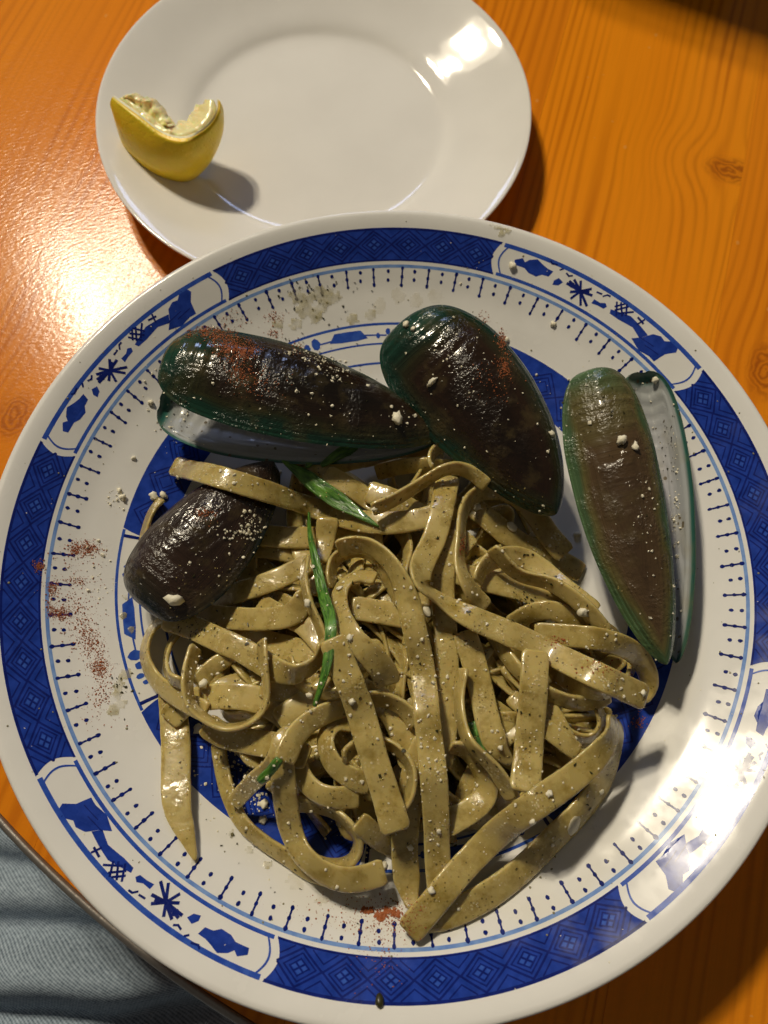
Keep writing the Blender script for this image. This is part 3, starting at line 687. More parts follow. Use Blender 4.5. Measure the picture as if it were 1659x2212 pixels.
noodle([(770,1562,30),(728,1560,40),(703,1590,45),(708,1632,40),(731,1663,32),(766,1683,25),(805,1695,10)], T_+'knobbly curl left of the big diagonal ribbon', w=6.4)
noodle([(612,1650,25),(638,1591,30),(678,1553,30),(731,1530,35),(775,1515,45),(810,1508,52),(847,1515,55),(881,1538,55),(902,1570,45)], T_+'arched strand passing under the big diagonal ribbon', w=6.4)
noodle([(905,1985,10),(957,1978,12),(1046,1938,18),(1121,1885,22),(1195,1812,24),(1254,1752,26),(1305,1680,35),(1330,1610,50),(1338,1560,55)], T_+'outer of two wide strips at the lower right edge', w=7.8)
noodle([(1100,1500),(1155,1550),(1200,1590),(1252,1628)], T_+'square ended slip under the right hand gap', w=5.0)
noodle([(810,1022,30),(866,1008,45),(932,1006,55),(980,1015,45)], T_+'thin strand behind the upper arch', w=5.6)
noodle([(938,1015,68),(929,995,70),(939,974,72),(964,960,72),(995,958,72),(1021,974,72),(1030,1000,70),(1020,1025,65)], T_+'little ring standing up below the middle mussel', w=5.5)
noodle([(1030,1262,60),(1040,1232,60),(1060,1212,45),(1090,1203,25),(1127,1204,10),(1167,1227),(1207,1262),(1246,1291),(1290,1325)], T_+'ribbon arching toward the olive mussel', w=6.4)
noodle([(662,1205,60),(658,1250,65),(668,1300,65),(690,1353,65),(700,1390,60)], T_+'thin strand running down beside the long scallion', w=5.2)
noodle([(757,1312),(820,1322),(890,1334)], 'short level fettuccine piece with a blunt end at the heart of the heap', w=7.2, lift=1)
noodle([(970,1140),(960,1209),(956,1270),(961,1340),(965,1419),(966,1472),(963,1538),(958,1604),(950,1660)], T_+'pale upright ribbon just right of the longest one', w=7.0)
noodle([(1000,1360),(1016,1403),(1038,1487),(1058,1571),(1078,1620),(1106,1650)], T_+'ribbon slanting down right of centre with a torn tip', w=7.2, taper=[(0,1),(.75,1),(.9,.6),(1,.3)])
noodle([(920,1590),(900,1651),(882,1740),(874,1829),(880,1905),(892,1968)], T_+'wide ribbon left of the longest one at the bottom', w=7.4, taper=[(0,.8),(.2,1),(.8,1),(1,.35)])
noodle([(968,1612,65),(1003,1620,65),(1032,1652,62),(1050,1690,50),(1048,1722,25),(1010,1755,5),(955,1785)], T_+'piece folded over into a hook at the lower centre', w=6.8)
EXTRA = [([(1040,1330,60),(1075,1390,66),(1120,1450,66),(1190,1500,60),(1260,1520,45),(1320,1500,30)], 'thin strand crossing behind the torn topped upright'),
    ([(740,1640,55),(790,1600,64),(850,1610,66),(890,1660,64),(880,1730,60),(830,1770,50)], 'thin loop between the diagonal ribbon and the wide bottom ribbon'),
    ([(1000,1440,60),(990,1520,66),(1010,1600,66),(1070,1660,60),(1110,1730,45)], 'thin strand dropping right of the pale upright ribbon'),
    ([(620,1420,50),(650,1480,64),(720,1500,66),(770,1470,64),(800,1430,50)], 'thin loop behind the top of the diagonal ribbon'),
    ([(1060,1180,60),(1120,1240,66),(1190,1260,64),(1260,1310,50),(1310,1370,40)], 'thin strand beneath the ribbon arching to the olive mussel'),
    ([(1180,1430,50),(1240,1480,62),(1300,1500,66),(1350,1470,60),(1370,1430,45)], 'thin loop under the far right bend'),
    ([(850,1130,50),(880,1180,62),(870,1250,66),(890,1320,64),(880,1400,50)], 'thin strand left of the falling ribbon')]
for pts_, lab_ in EXTRA: noodle(pts_, T_+lab_, w=5.4)
# --- top layer
noodle([(350,1336,12),(407,1352,8),(473,1382,5),(526,1406,5),(565,1430,10),(605,1450,30),(645,1455,55),(676,1440,68),(694,1412,70),(697,1378,68)], T_+'glossy strip swooping right from under the brown mussel', w=7.2, lift=1)
noodle([(565,1380,60),(572,1459,68),(576,1493,70),(568,1533,72),(539,1560,72),(491,1572,72),(446,1553,72),(414,1524,72),(404,1485,70),(409,1440,68),(424,1395,62)], T_+'strand forming a big round ring at the left', w=5.6)
stamp_mesh(v4)
noodle([(372,1005),(450,1024),(560,1057),(650,1087),(740,1117),(830,1130),(920,1118),(985,1095)], 'long flat fettuccine strip with a blunt end resting across the small brown mussel', w=7.2, lift=.5)
noodle([(708,1118),(703,1165),(694,1215)], 'stubby fettuccine end with ragged top left of the upper scallion', w=7.4, taper=[(0,1),(.5,.8),(1,.6)])
noodle([(715,1375),(749,1459),(775,1525),(794,1591),(812,1650),(835,1722),(858,1800)], T_+'broad ribbon running diagonally down from the long scallion', w=7.7, lift=1)
noodle([(718,1275,60),(714,1235,66),(724,1208,68),(748,1194,70),(778,1190,70),(805,1201,68),(827,1232,66),(848,1270,62),(868,1305,50)], T_+'narrow arch at the centre top of the heap', w=5.8)
noodle([(815,1250,20),(775,1245,40),(748,1256,45),(734,1280,30),(733,1313,22),(744,1345,20),(767,1382,15),(799,1414,10),(830,1452),(838,1482)], T_+'hooked ribbon with a ragged tail nested in the centre arch', w=6.2, taper=[(0,.85),(.5,.9),(.85,1.15),(1,1.2)])
noodle([(725,1188,50),(760,1175,62),(800,1180,66),(840,1212,60),(866,1260,45),(882,1305,20),(894,1353),(908,1419),(916,1472),(921,1538),(929,1604),(937,1680),(942,1770),(945,1859),(952,1936)], 'longest fettuccine ribbon, running straight down the middle to a blunt end', w=7.2, lift=.5)
noodle([(1052,1316),(1030,1290,20),(1008,1255,45),(994,1215,60),(996,1165,64),(1002,1105,64),(1019,1075,60),(1050,1060,50),(1088,1061,32),(1127,1080,18),(1159,1116,10),(1188,1158,5),(1225,1200)], T_+'tall hoop opening toward the olive mussel', w=6.9, taper=[(0,.9),(.5,.9),(.85,1.05),(1,1.15)], lift=1)
noodle([(1150,1368,15),(1240,1374,12),(1311,1384,20),(1367,1408,35),(1396,1446,55),(1398,1485,58),(1380,1510,50)], T_+'ribbon bending round at the far right of the heap', w=6.6, lift=1)
noodle([(970,1028),(962,1060),(950,1120),(937,1166),(917,1206,-10),(906,1236,-30),(910,1262,-55),(932,1284,-58),(975,1312,-35),(1020,1335,-10),(1072,1357),(1156,1393),(1240,1436),(1325,1475),(1397,1508)], T_+'ribbon falling from the top then turning out to the far right', w=7.3, lift=1.5)
noodle([(800,1102,62),(840,1086,66),(879,1064,68),(919,1038,68),(955,1017,68),(985,1012,66),(1021,1024,60),(1055,1052,50)], T_+'thin high arch below the little standing ring', w=5.6, lift=1.5)
noodle([(1157,1402),(1153,1487),(1146,1571),(1139,1656),(1132,1715)], T_+'upright ribbon with a torn top on the right', w=7.9, lift=.5)
noodle([(878,2018,8),(927,1963,5),(1001,1874),(1076,1799),(1165,1732),(1240,1678,5),(1296,1625,25),(1322,1580,50),(1318,1540,55)], T_+'wide strip crossing the lower right to a squared end on the rim', w=7.6, lift=.5)

# ------------------------------------------------------------------ scallion slivers
SG = M['scallion']
noodle([(607,993,10),(650,1022,15),(700,1060,20),(760,1100,15),(822,1140,5)], 'short green scallion sliver lying across the long flat noodle', w=5.4, t=.9, taper=[(0,.12),(.3,.95),(.6,1),(1,.08)], name='scallion_sliver', mat=SG, wob=.6, lift=.6)
noodle([(668,1104,40),(670,1160,35),(686,1230,25),(700,1290,20),(714,1340,10),(712,1400,10),(700,1465,25),(678,1530,40)], 'long green scallion sliver running down left of the centre', w=3.5, t=.9, taper=[(0,.1),(.25,.8),(.5,1),(.75,.8),(1,.3)], name='scallion_sliver', mat=SG, wob=.6, lift=.8)
noodle([(720,930,10),(695,965,15),(660,1012,10)], 'dim green scallion sliver under the mussel hinge, upright one', w=6, t=.9, taper=[(0,.6),(.5,1),(1,.2)], name='scallion_sliver', mat=SG, wob=.6)
noodle([(800,955,10),(745,975,12),(690,1008,10)], 'dim green scallion sliver under the mussel hinge, slanting right', w=5, t=.9, taper=[(0,.3),(.5,1),(1,.3)], name='scallion_sliver', mat=SG, wob=.6)
noodle([(560,1690,20),(585,1665,20),(605,1640,20)], 'tiny green scallion tip poking out at the lower left', w=2.6, t=.8, name='scallion_sliver', mat=SG, wob=.6)

# ------------------------------------------------------------------ lemon wedge
def lemon():
    base = P(372, 330, .008); root = empty('lemon_wedge', base)
    tag(root, 'squeezed yellow lemon wedge on the white side plate', 'lemon')
    nu, nv = 56, 22
    A, B_, Cc = P(250, 232, .026), P(415, 372, .0075), P(476, 255, .022)       # tip, belly, other tip
    def wall(u, v):                             # u 0..1 along the rind, v 0 (bottom) .. 1 (cut edge)
        # U-shaped plan
        top = catm([P(246, 208, .031), P(298, 243, .0315), P(352, 283, .030), P(398, 293, .0295), P(440, 274, .030), P(466, 243, .031), P(470, 214, .031)], u)
        bot = catm([P(249, 240, .025), P(270, 318, .0130), P(325, 372, .0086), P(392, 392, .0072), P(438, 366, .0080), P(466, 312, .0125), P(477, 252, .022)], u)
        c_ = top*v + bot*(1-v)
        cen_ = P(360, 215, .022)
        outw = (c_ - cen_); outw.z *= .25; outw.normalize()
        bulge = math.sin(math.pi*(v*.86+.05))*.0050*(.35 + .65*math.sin(math.pi*u))
        return c_ + outw*bulge, outw
    def catm(L, u):
        x = u*(len(L)-1); i = min(int(x), len(L)-2); f = x-i
        p0, p1, p2, p3 = L[max(i-1, 0)], L[i], L[i+1], L[min(i+2, len(L)-1)]
        return .5*((2*p1) + (p2-p0)*f + (2*p0-5*p1+4*p2-p3)*f*f + (3*p1-p0-3*p2+p3)*f**3)
    def sheet(name, fn, mat, th=None):
        vv = [fn(i/nu, j/nv) for i in range(nu+1) for j in range(nv+1)]
        ff = [(i*(nv+1)+j, i*(nv+1)+j+1, (i+1)*(nv+1)+j+1, (i+1)*(nv+1)+j) for i in range(nu) for j in range(nv)]
        me = mesh(name, local(vv, base), ff); bm = bmesh.new(); bm.from_mesh(me); bmesh.ops.recalc_face_normals(bm, faces=bm.faces); bm.to_mesh(me); bm.free()
        me.polygons.foreach_set('use_smooth', [True]*len(me.polygons))
        return link_obj(name, me, mat, root)
    # closed loops in v: outside up, over the cut edge, inside down
    def loop(d0, d1, rag):
        def fn(u, v):
            if v < .5: p, o_ = wall(u, v*2); return p - o_*d0
            p, o_ = wall(u, (1-v)*2); k = min(1, (v-.5)*8)
            rg = rag*noise.noise(p*260)*k + rag*.6*noise.noise(p*700)*k
            dd = d0 + (d1-d0)*k*((.35+.65*math.sin(math.pi*u)) if u < .5 else max(.35+.65*math.sin(math.pi*u), .80*(1 - .75*max(0, (u-.7)/.3)**3)))
            q = p - o_*(dd + rg); q.z += rg*.9; return q
        return fn
    sheet('rind', loop(0, .0016, .0), M['rind'])
    sheet('pith', lambda u, v: loop(.0007, .0044, .0003)(u, v) + Vector((0, 0, .0004 if .3 < v < .8 else 0)), M['pith'])
    def fl(u, v):
        p = loop(.0026, .0185, .0010)(u, v); k = math.sin(math.pi*v)
        p.z += -.0008 + .0016*noise.noise(p*260)*k + .0007*noise.noise(p*900)*k; return p
    sheet('flesh', fl, M['flesh'])
    # torn pulp flap on the near tip
    def flap(u, v):
        k_ = max(0, u-.5)*2; a_ = P(262 + 100*u, 205 + 24*u + 44*k_*k_, .032 - .004*u); b_ = P(275 + 92*u, 226 + 50*u, .027)
        p = a_*(1-v) + b_*v; p.z += .0018*noise.noise(p*300) + .0005*noise.noise(p*1100); p.y += .0014*noise.noise(p*380 + Vector((3, 1, 0))); return p
    U_, V_ = 44, 16; W_ = V_ + 1
    vv = [flap(i/U_, j/V_) for i in range(U_+1) for j in range(W_)]; vv += [p + Vector((.001, .0045, -.003)) for p in vv]
    n = (U_+1)*W_; ff = []
    for i in range(U_):
        for j in range(V_):
            q = (i*W_+j, i*W_+j+1, (i+1)*W_+j+1, (i+1)*W_+j); ff += [q, tuple(n+k for k in q[::-1])]
    for i in range(U_): ff += [(i*W_, (i+1)*W_, n+(i+1)*W_, n+i*W_), (i*W_+V_, n+i*W_+V_, n+(i+1)*W_+V_, (i+1)*W_+V_)]
    for j in range(V_): ff += [(j, n+j, n+j+1, j+1), (U_*W_+j, U_*W_+1+j, n+U_*W_+1+j, n+U_*W_+j)]
    link_obj('torn_pulp', mesh('torn_pulp', local(vv, base), ff), M['flesh'], root)
    return root
lemon()

# ------------------------------------------------------------------ person in jeans under the table edge
def leg():
    root = None; vv, ff = [], []; na, nl = 120, 300
    flat_ = lambda x, y: Vector((*P(x, y, -.055)[:2], 0))
    CRE = [(flat_(-260, 1985), flat_(420, 1985), .0055, .007), (flat_(-260, 2120), flat_(470, 2190), .0085, .006), (flat_(-260, 1820), flat_(140, 1850), .0050, .006), (flat_(-200, 2300), flat_(300, 2260), .006, .012)]
    ax0, ax1 = Vector((-.105, -.50, -.150)), Vector((-.140, .20, -.136))
    X = (ax1-ax0); L = X.length; X.normalize(); side = X.cross(Vector((0, 0, 1))).normalized(); upv = side.cross(X)
    for i in range(nl+1):
        s = i/nl; c_ = ax0 + X*(s*L); R0 = .094 - .018*s
        for j in range(na):
            a = 2*math.pi*j/na; d = side*math.cos(a) + upv*math.sin(a)
            p = c_ + d*R0
            f = .0045*noise.noise(Vector((p.x*9, p.y*14, 1.5))) + .0022*noise.noise(Vector((p.x*26, p.y*34, 4)))
            if d.z > 0:
                for (q0, q1, amp, wd) in CRE:
                    e_ = q1 - q0; nrm_ = Vector((-e_.y, e_.x, 0)).normalized(); dd = (Vector((p.x, p.y, 0)) - q0).dot(nrm_)/wd
                    tt = (Vector((p.x, p.y, 0)) - q0).dot(e_)/e_.length_squared; fade = 1/(1 + math.exp((tt-1)*14))
                    dd += .5*noise.noise(Vector((p.x*30, p.y*30, 7)))
                    f += amp*fade*(math.exp(-(dd-1)**2*.5) - 1.1*math.exp(-(dd+.9)**2*1.6))
            vv.append(p + d*f)
    for i in range(nl):
        for j in range(na): j2 = (j+1) % na; ff.append((i*na+j, i*na+j2, (i+1)*na+j2, (i+1)*na+j))
    ff.append(tuple(range(na))); ff.append(tuple(nl*na+j for j in range(na-1, -1, -1)))
    org = Vector((-.11, -.15, -.26)); me = mesh('person', local(vv, org), ff)
    bm = bmesh.new(); bm.from_mesh(me); bmesh.ops.recalc_face_normals(bm, faces=bm.faces); bm.to_mesh(me); bm.free()
    o = link_obj('person', me, M['denim'], None, org)
    tag(o, 'leg of a seated person in faded blue jeans beyond the table edge', 'person')
leg()

# ------------------------------------------------------------------ unseen dark box added beyond the frame to cast the far corner shadow
def box_obj():
    a, b = Vector((.008, .3620, 0)), Vector((.150, .2950, 0)); d = (b-a).normalized(); n = Vector((-d.y, d.x, 0))
    dep, hgt, bv = .05, .150, .003
    prof = [(a, 0), (b, 0), (b + n*dep, 0), (a + n*dep, 0)]
    bm = bmesh.new(); vs_ = [bm.verts.new(p) for p, _ in prof]; f = bm.faces.new(vs_)
    r = bmesh.ops.extrude_face_region(bm, geom=[f]); bmesh.ops.translate(bm, verts=[v for v in r['geom'] if isinstance(v, bmesh.types.BMVert)], vec=(0, 0, hgt))
    bmesh.ops.recalc_face_normals(bm, faces=bm.faces); bmesh.ops.bevel(bm, geom=list(bm.edges), offset=bv, segments=3, affect='EDGES')
    bmesh.ops.translate(bm, verts=bm.verts, vec=-a); me = bpy.data.meshes.new('corner_shadow_caster'); bm.to_mesh(me); bm.free()
    o = link_obj('corner_shadow_caster', me, M['box'], None, a); tag(o, 'unseen dark box added behind the side plate to shade the far corner', 'box')
box_obj()

# ------------------------------------------------------------------ crumbs, spice and herbs placed on the surfaces
bpy.context.view_layer.update()
def bvh_of(objs):
    V, F = [], []
    for o in objs:
        mw = o.matrix_world; b = len(V); V += [mw @ v.co for v in o.data.vertices]; F += [tuple(b+i for i in p.vertices) for p in o.data.polygons]
    return BVHTree.FromPolygons(V, F)
food = [o for o in scene.objects if o.type == 'MESH' and (o.name.startswith(('fettuccine', 'scallion', 'upper_valve', 'lower_valve', 'left_valve', 'right_valve', 'plate_body')))]
BV = bvh_of(food)
def hit_px(px, py):
    d = Vector(ray(px, py)).normalized(); r = BV.ray_cast(Vector(CAM), d); return (r[0], r[1]) if r[0] else None
def hit_xy(x, y):
    r = BV.ray_cast(Vector((x, y, .2)), Vector((0, 0, -1))); return (r[0], r[1]) if r[0] else None
ICO = bmesh.new(); bmesh.ops.create_icosphere(ICO, subdivisions=2, radius=1); ICOV = [v.co.copy() for v in ICO.verts]; ICOF = [tuple(v.index for v in f.verts) for f in ICO.faces]; ICO.free()
IC1 = bmesh.new(); bmesh.ops.create_icosphere(IC1, subdivisions=1, radius=1); IC1V = [v.co.copy() for v in IC1.verts]; IC1F = [tuple(v.index for v in f.verts) for f in IC1.faces]; IC1.free()
def frame(nm):
    z = nm.normalized()
    if z.z < 0: z = -z
    x = z.orthogonal().normalized(); a = rnd.uniform(0, 6.28); x = Matrix.Rotation(a, 3, z) @ x; return x, z.cross(x), z
class Bits:
    def __init__(s): s.v, s.f = [], []
    def grain(s, p, nm, r, flat=.8, rough=.3):
        x, y, z = frame(nm); b = len(s.v); sx, sy = rnd.uniform(.7, 1.3), rnd.uniform(.7, 1.3)
        for c_ in IC1V:
            k = r*(1 + rnd.uniform(-rough, rough)); s.v.append(p + x*(c_.x*k*sx) + y*(c_.y*k*sy) + z*((c_.z*flat + .45*flat)*k))
        s.f += [tuple(b+i for i in f) for f in IC1F]
    def flake(s, p, nm, r):
        x, y, z = frame(nm); b = len(s.v); n = 5; asp = rnd.uniform(.35, 1)
        ang = sorted(rnd.uniform(0, 6.28) for _ in range(n))
        for lv in (.00006, .00022):
            for a in ang: s.v.append(p + x*(math.cos(a)*r) + y*(math.sin(a)*r*asp) + z*(lv + rnd.uniform(0, .0001)))
        s.f.append(tuple(b+n+i for i in range(n)))
        for i in range(n): s.f.append((b+i, b+(i+1) % n, b+n+(i+1) % n, b+n+i))
    def build(s, name, mat, label, cat, smooth=False):
        if not s.v: return
        org = Vector((0, 0, .02)); o = link_obj(name, mesh(name, local(s.v, org), s.f, smooth), mat, None, org); tag(o, label, cat, None, 'stuff'); return o
def spray(bits, cx, cy, sx, sy, n, r0, r1, rot=0, kind='grain', **k):
    for _ in range(n):
        a, b = rnd.gauss(0, 1)*sx, rnd.gauss(0, 1)*sy; c_, s_ = math.cos(rot), math.sin(rot)
        h = hit_px(cx + a*c_ - b*s_, cy + a*s_ + b*c_)
        if h: getattr(bits, kind)(h[0], h[1], r0*(r1*1.25/r0)**(rnd.random()**1.7)/1000, **k)
pap = Bits()
for cx, cy, sx, sy, n in ((190, 1185, 16, 9, 260), (162, 1187, 7, 9, 110), (85, 1222, 6, 7, 120), (112, 1268, 8, 9, 150), (108, 1310, 6, 10, 90), (132, 1325, 12, 9, 200), (170, 1256, 14, 5, 60),
        (175, 1330, 22, 40, 160), (195, 1390, 16, 16, 220), (215, 1440, 12, 12, 300), (220, 1490, 12, 25, 110), (180, 1360, 14, 18, 130), (165, 1215, 30, 25, 60), (150, 1290, 25, 25, 60), (210, 1530, 25, 30, 50),
        (860, 1975, 30, 22, 220), (800, 1985, 45, 25, 160), (820, 2060, 25, 40, 90), (700, 1960, 50, 20, 40), (590, 685, 12, 8, 70), (510, 690, 20, 10, 50), (1045, 690, 8, 8, 30), (1380, 1560, 10, 10, 60)):
    spray(pap, cx, cy, sx, sy, int(n*1.5), .07, .19)
for cx, cy, sx, sy, n in ((470, 722, 18, 10, 220), (500, 750, 20, 14, 420), (535, 760, 14, 10, 180), (440, 715, 8, 6, 90), (520, 800, 18, 16, 160), (560, 830, 25, 20, 90), (590, 720, 8, 6, 40), (640, 750, 10, 8, 30), (410, 722, 6, 5, 30),
        (1085, 735, 6, 10, 130), (1090, 790, 8, 14, 110), (1060, 820, 25, 25, 70), (440, 1110, 14, 8, 90), (1000, 1180, 4, 10, 60), (1205, 1385, 14, 6, 40), (1300, 1440, 25, 12, 60)):
    spray(pap, cx, cy, sx, sy, int(n*1.4), .10, .22)
for cx, cy in ((800, 1968), (815, 1976), (830, 1975), (848, 1970), (822, 1984), (836, 1966), (856, 1976), (788, 1966)):
    spray(pap, cx, cy, 4, 3, 26, .25, .45, flat=.5)
pap.build('paprika_dust', M['paprika'], 'red orange paprika dust sprinkled over mussels and plate', 'spice')
chz = Bits()
for cx, cy, sx, sy, n in ((545, 1125, 14, 18, 70), (520, 1150, 16, 8, 40), (685, 775, 22, 8, 60), (720, 800, 22, 14, 60), (640, 760, 16, 5, 30), (540, 1700, 22, 26, 80), (565, 1735, 12, 12, 24), (505, 1640, 20, 20, 40), (250, 1080, 14, 14, 26), (200, 1200, 20, 16, 20), (210, 1270, 25, 25, 20),
        (930, 1420, 22, 90, 60), (930, 1640, 20, 60, 40), (870, 900, 20, 16, 24), (960, 740, 20, 30, 24), (1460, 1150, 5, 140, 90), (1400, 1100, 18, 140, 50), (1200, 960, 50, 60, 24), (560, 1440, 40, 14, 30), (500, 1040, 60, 14, 40), (410, 1500, 10, 30, 24), (760, 1320, 25, 25, 24), (380, 940, 20, 40, 20), (330, 850, 15, 50, 14), (650, 860, 150, 50, 60), (1030, 830, 90, 90, 50)):
    spray(chz, cx, cy, sx, sy, n, .10, .46, rough=.38)
pc0 = P(850, 1450, .03)
for _ in range(1000):
    a, r = rnd.uniform(0, 6.28), math.sqrt(rnd.random())
    h = hit_xy(pc0.x + .066*r*math.cos(a), pc0.y + .064*r*math.sin(a))
    if h: chz.grain(h[0], h[1], rnd.choice((.10, .13, .16, .2, .3, .42))/1000*rnd.uniform(.8, 1.3), .7, .25)
for _ in range(160):
    a, r = rnd.uniform(0, 6.28), .118*math.sqrt(rnd.random()); h = hit_xy(r*math.cos(a), r*math.sin(a))
    if h: chz.grain(h[0], h[1], rnd.uniform(.10, .22)/1000, .6, .25)
sg_ = Bits()
for _ in range(3000):
    a, r = rnd.uniform(0, 6.28), math.sqrt(rnd.random()); x_, y_ = pc0.x + .068*r*math.cos(a), pc0.y + .066*r*math.sin(a)
    if noise.noise(Vector((x_*110, y_*110, 2.0))) < -.12: continue
    h = hit_xy(x_, y_)
    if h and h[0].z > float(zp(math.hypot(x_, y_))) + .001: sg_.grain(h[0], h[1], rnd.choice((.07, .08, .10, .12, .16, .22))/1000*rnd.uniform(.8, 1.25), .6, .2)
sg_.build('sauce_grains', M['grain'], 'gritty pesto grains clinging to the noodles', 'sauce', True)
chz.build('cheese_grains', M['cheese'], 'fine grated cheese grains scattered over pasta and mussels', 'cheese')
hb = Bits()
for _ in range(700):
    a, r = rnd.uniform(0, 6.28), math.sqrt(rnd.random()); h = hit_xy(pc0.x + .068*r*math.cos(a), pc0.y + .068*r*math.sin(a) + .002)
    if h: hb.flake(h[0], h[1], rnd.choice((.12, .15, .18, .22, .22, .3, .4, .62))/1000*rnd.uniform(.8, 1.2))
for cx, cy, sx, sy, n in ((690, 640, 45, 22, 60), (1130, 1300, 12, 8, 40), (1440, 950, 12, 80, 30), (390, 890, 20, 40, 30), (640, 800, 120, 50, 60), (1300, 900, 40, 50, 24), (420, 1360, 16, 8, 24), (260, 1480, 14, 30, 20)):
    spray(hb, cx, cy, sx, sy, n, .18, .5, kind='flake')
hb.build('herb_flecks', M['herb'], 'dark dried herb flecks stuck all over the pasta', 'herbs')

def crumb(px, py, r, label, flat=.75, mat='cheese', name='cheese_crumb', cat='cheese', group='larger cheese crumbs', asp=1.0, sink=.35, rough=.62):
    h = hit_px(px, py)
    if not h: return
    p, nm = h; x, y, z = frame(nm); sd = rnd.uniform(0, 99); r /= 1000; vv = []
    for c_ in ICOV:
        k = r*(1 + rough*noise.noise(c_*1.9 + Vector((sd, 0, 0))) + rough*.6*noise.noise(c_*4.2 + Vector((0, sd, 0))) + .12*noise.noise(c_*9 + Vector((0, 0, sd))))
        vv.append(x*(c_.x*k*asp) + y*(c_.y*k/asp) + z*(c_.z*k*flat + r*flat*(1-sink)))
    o = link_obj(name, mesh(name, vv, ICOF), M[mat], None, p); tag(o, label, cat, group); return o
CR = [(376, 1294, 2.0, 'biggest cream cheese crumb on the lower tip of the small brown mussel'), (332, 1073, 1.3, 'cheese crumb at the upper left edge of the small brown mussel, outer of two'), (352, 1070, 1.2, 'cheese crumb at the upper left edge of the small brown mussel, inner of two'),
    (1342, 951, 1.4, 'round white cheese crumb near the top of the olive mussel'), (1372, 966, 1.2, 'cheese crumb just right of the round one on the olive mussel'), (1418, 820, 1.1, 'cheese crumb on the top edge of the olive mussel inner valve'), (857, 906, 1.7, 'craggy cheese crumb near the hinge of the spice dusted mussel'),
    (427, 1576, 1.5, 'cheese crumb in the blue gap below the left ring'), (570, 1738, 1.2, 'cheese crumb on the lower left cheesy strand, upper of two'), (568, 1772, 1.2, 'cheese crumb on the lower left cheesy strand, lower of two'), (437, 1478, 1.3, 'cheese crumb caught on the inside of the left ring'), (932, 1923, .9, 'cheese crumb at the bottom end of the longest ribbon'),
    (829, 1870, 1.0, 'shiny cheese crumb on the strip left of the longest ribbon'), (1298, 1800-90, .7, 'cheese crumb on the outer lower right strip'), (885, 1830, .8, 'cheese crumb beside the wide ribbon at the bottom'), (1095, 735, .8, 'cheese crumb beside the spice on the middle mussel'), (878, 728-25, 1.1, 'cheese crumb on the rounded end of the middle mussel, left of two'), (893, 712, .8, 'cheese crumb on the rounded end of the middle mussel, right of two'),
    (935, 823, 1.2, 'long cheese shaving on the middle mussel'), (1190, 938, 1.1, 'yellow zest like crumb on the right edge of the middle mussel'), (1152, 1185-30, .9, 'cheese crumb on the shoulder of the tall hoop'), (1032, 1098, 1.1, 'cheese crumb inside the left shoulder of the tall hoop'), (1260, 1320, 1.4, 'cheese crumb between hoop ribbons and the olive mussel'), (1247, 1155, 1.1, 'cheese crumb at the end of the tall hoop'),
    (668, 1302, 1.3, 'cheese crumb beside the long scallion sliver'), (671, 1500, 1.1, 'cheese crumb at the foot of the long scallion sliver'), (757, 1378, .9, 'cheese crumb on the hooked centre ribbon'), (735, 1272, .8, 'cheese crumb near the top of the hooked centre ribbon'), (760, 1515, .8, 'cheese crumb midway down the broad diagonal ribbon'), (265, 1075, 1.1, 'loose white crumb on the bare plate left of the brown mussel, larger'), (258, 1060, .8, 'loose white crumb on the bare plate left of the brown mussel, smaller'), (325, 870, .9, 'loose white crumb on the bare plate left of the open mussel'), (288, 990, .6, 'tiny loose crumb on the plate above the brown mussel'),
    (1108, 575, 1.2, 'buttery crumb on the upper right cartouche end'), (808, 1099, .9, 'crumb where the upper scallion crosses the thin arch'), (1195, 700, .9, 'small pale crumb near the inner plate ring'), (1185, 1715, .9, 'white crumb on the wide lower right strip, upper'), (1150, 1775, .8, 'white crumb on the wide lower right strip, middle'), (948, 1795, .7, 'white crumb on the longest ribbon near its lower end'), (1080, 620+995, .7, 'crumb on the torn tip right of centre'), (1388, 1497, .8, 'crumb at the square far right end of the turning ribbon'), (385, 1320-290, .6, 'crumb on the blunt end of the long flat strip')]
for px, py, r, lab in CR: crumb(px, py, r, lab, rnd.uniform(.55, .85), asp=1.6 if 'shaving' in lab else rnd.uniform(.85, 1.2))
crumb(1105, 1138, 1.7, 'square cream cheese flake inside the tall hoop', .28, asp=1.15, rough=.2)
crumb(922, 1320, 1.5, 'pale cheese flake on the turning ribbon at the centre', .25, asp=.75, rough=.2)
crumb(1238, 1782, 2.2, 'beige chip hanging off the outer lower right strip', .30, asp=1.35, rough=.15)
crumb(820, 2163, 1.4, 'dark wet herb blob on the blue band at the bottom', .6, 'herb', 'herb_blob', 'herb', None, .8, rough=.15)

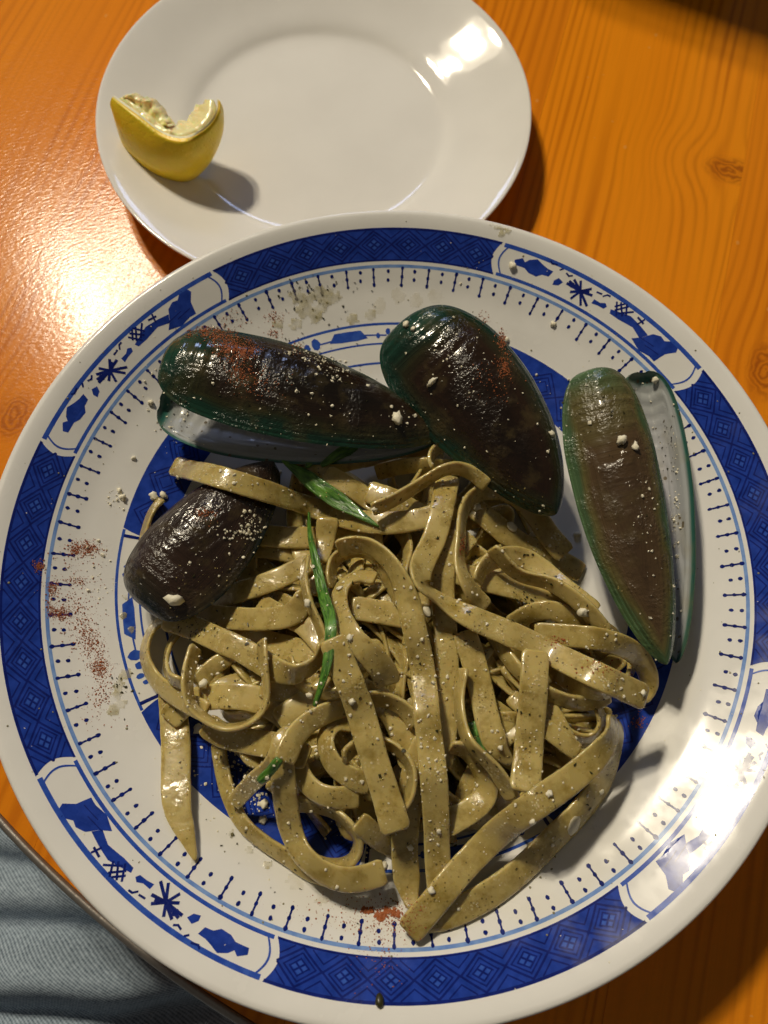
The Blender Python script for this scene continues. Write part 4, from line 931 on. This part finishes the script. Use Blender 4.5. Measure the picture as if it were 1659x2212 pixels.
def smear(pts, label, r=2.0, mat='sauce', name='sauce_smear', hgt=.0003):
    # a thin film draped on the plate
    vv, ff = [], []; sd = rnd.uniform(0, 50)
    K = [hit_px(*p) for p in pts]; K = [k[0] for k in K if k]
    if len(K) < 1: return
    c0 = sum(K, Vector())/len(K); rad = max((k-c0).length for k in K) + r/1000*1.6; n = 46
    def dens(q): return max(math.exp(-((q-k).length/(r/1000))**2) for k in K)
    grid = {}
    for i in range(n):
        for j in range(n):
            x, y = c0.x + (i/(n-1)*2-1)*rad, c0.y + (j/(n-1)*2-1)*rad; rr_ = math.hypot(x, y)
            if rr_ > .1195: continue
            q = Vector((x, y, float(zp(rr_)))); dd = dens(q) * (1 + .7*noise.noise(q*520 + Vector((sd, 0, 0)))) + .22*noise.noise(q*1100 + Vector((0, sd, 0)))
            if dd > .36: grid[i, j] = len(vv); vv.append(q + Vector((0, 0, .00010 + hgt*min(1, (dd-.36)*1.6))))
    for (i, j), a in grid.items():
        if (i+1, j) in grid and (i, j+1) in grid and (i+1, j+1) in grid: ff.append((a, grid[i+1, j], grid[i+1, j+1], grid[i, j+1]))
    if not ff: return
    me = mesh(name, local(vv, c0), ff); bm = bmesh.new(); bm.from_mesh(me); bmesh.ops.delete(bm, geom=[v for v in bm.verts if not v.link_faces], context='VERTS'); bm.to_mesh(me); bm.free()
    o = link_obj(name, me, M[mat], None, c0); tag(o, label, 'sauce')
smear([(640, 640), (660, 650), (690, 635), (700, 660), (680, 680), (655, 670), (720, 640)], 'green yellow pesto streaks on the plate above the open mussel', 3.0)
smear([(600, 700), (640, 700), (760, 690), (800, 680)], 'thin pesto film beside the well pattern above the open mussel', 2.6)
smear([(1060, 482), (1075, 490), (1095, 498), (1085, 505)], 'pesto drip on the far white rim', 1.5)
smear([(252, 1500), (258, 1480), (270, 1455), (245, 1535), (262, 1520)], 'yellow oil stain on the plate at the left of the heap', 1.9)
smear([(1385, 1500), (1420, 1470), (1395, 1480)], 'sauce film under the tip of the olive mussel', 2.4)
smear([(275, 1290), (268, 1330), (285, 1360)], 'sauce trace along the well line beside the brown mussel', 1.2)
smear([(420, 1860), (540, 1835), (500, 1800), (580, 1868)], 'sauce edge along the lower left strand', 1.5)
M['film'] = mat_film()
smear([(1330, 1660), (1300, 1720), (1270, 1770), (1345, 1600)], 'faint oily film beside the lower right strips', 3.2, 'film', hgt=.0001)
smear([(640, 1900), (700, 1935), (760, 1945), (820, 1930)], 'faint oily film under the bottom left sweep', 3.0, 'film', hgt=.0001)
smear([(860, 640), (900, 650), (820, 660), (940, 640)], 'faint oily film behind the middle mussel', 3.0, 'film', hgt=.0001)
def gap_dark_sheet():  # added dark sheet that gives the gaps between strands their shade
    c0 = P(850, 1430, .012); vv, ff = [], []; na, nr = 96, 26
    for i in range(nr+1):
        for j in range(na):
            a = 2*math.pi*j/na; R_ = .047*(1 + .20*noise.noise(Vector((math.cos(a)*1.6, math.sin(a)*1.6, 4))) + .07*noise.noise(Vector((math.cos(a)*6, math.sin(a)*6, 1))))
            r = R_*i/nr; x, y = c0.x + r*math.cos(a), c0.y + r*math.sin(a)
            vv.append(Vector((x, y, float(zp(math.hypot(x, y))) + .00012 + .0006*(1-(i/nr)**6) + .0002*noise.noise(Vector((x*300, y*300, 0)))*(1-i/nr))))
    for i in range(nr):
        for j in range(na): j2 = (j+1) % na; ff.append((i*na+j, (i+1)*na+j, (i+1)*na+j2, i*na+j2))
    o = link_obj('gap_dark_sheet', mesh('gap_dark_sheet', local(vv, c0), ff), M['gap_dark'], None, c0); tag(o, 'dark glossy sheet added under the middle of the pasta to darken its gaps', 'sauce')
M['gap_dark'] = mat_simple('gap_dark_gloss', (.13, .095, .022), .12, 0, (350, .5, .0006))
gap_dark_sheet()
dr = Bits()
for _ in range(150):
    a, r = rnd.uniform(0, 6.28), rnd.uniform(.088, .118); h = hit_xy(r*math.cos(a), r*math.sin(a))
    if h and h[0].z < float(zp(r)) + .0005: dr.grain(h[0], h[1], rnd.uniform(.12, .36)/1000, .45, .06)
dr.build('oil_drops', M['oil'], 'tiny clear oil droplets splashed on the patterned rim', 'oil', True)
print('NOODLE Z', max(z for _, z in NOODLE_LOG), sorted(NOODLE_LOG, key=lambda q: -q[1])[:12])
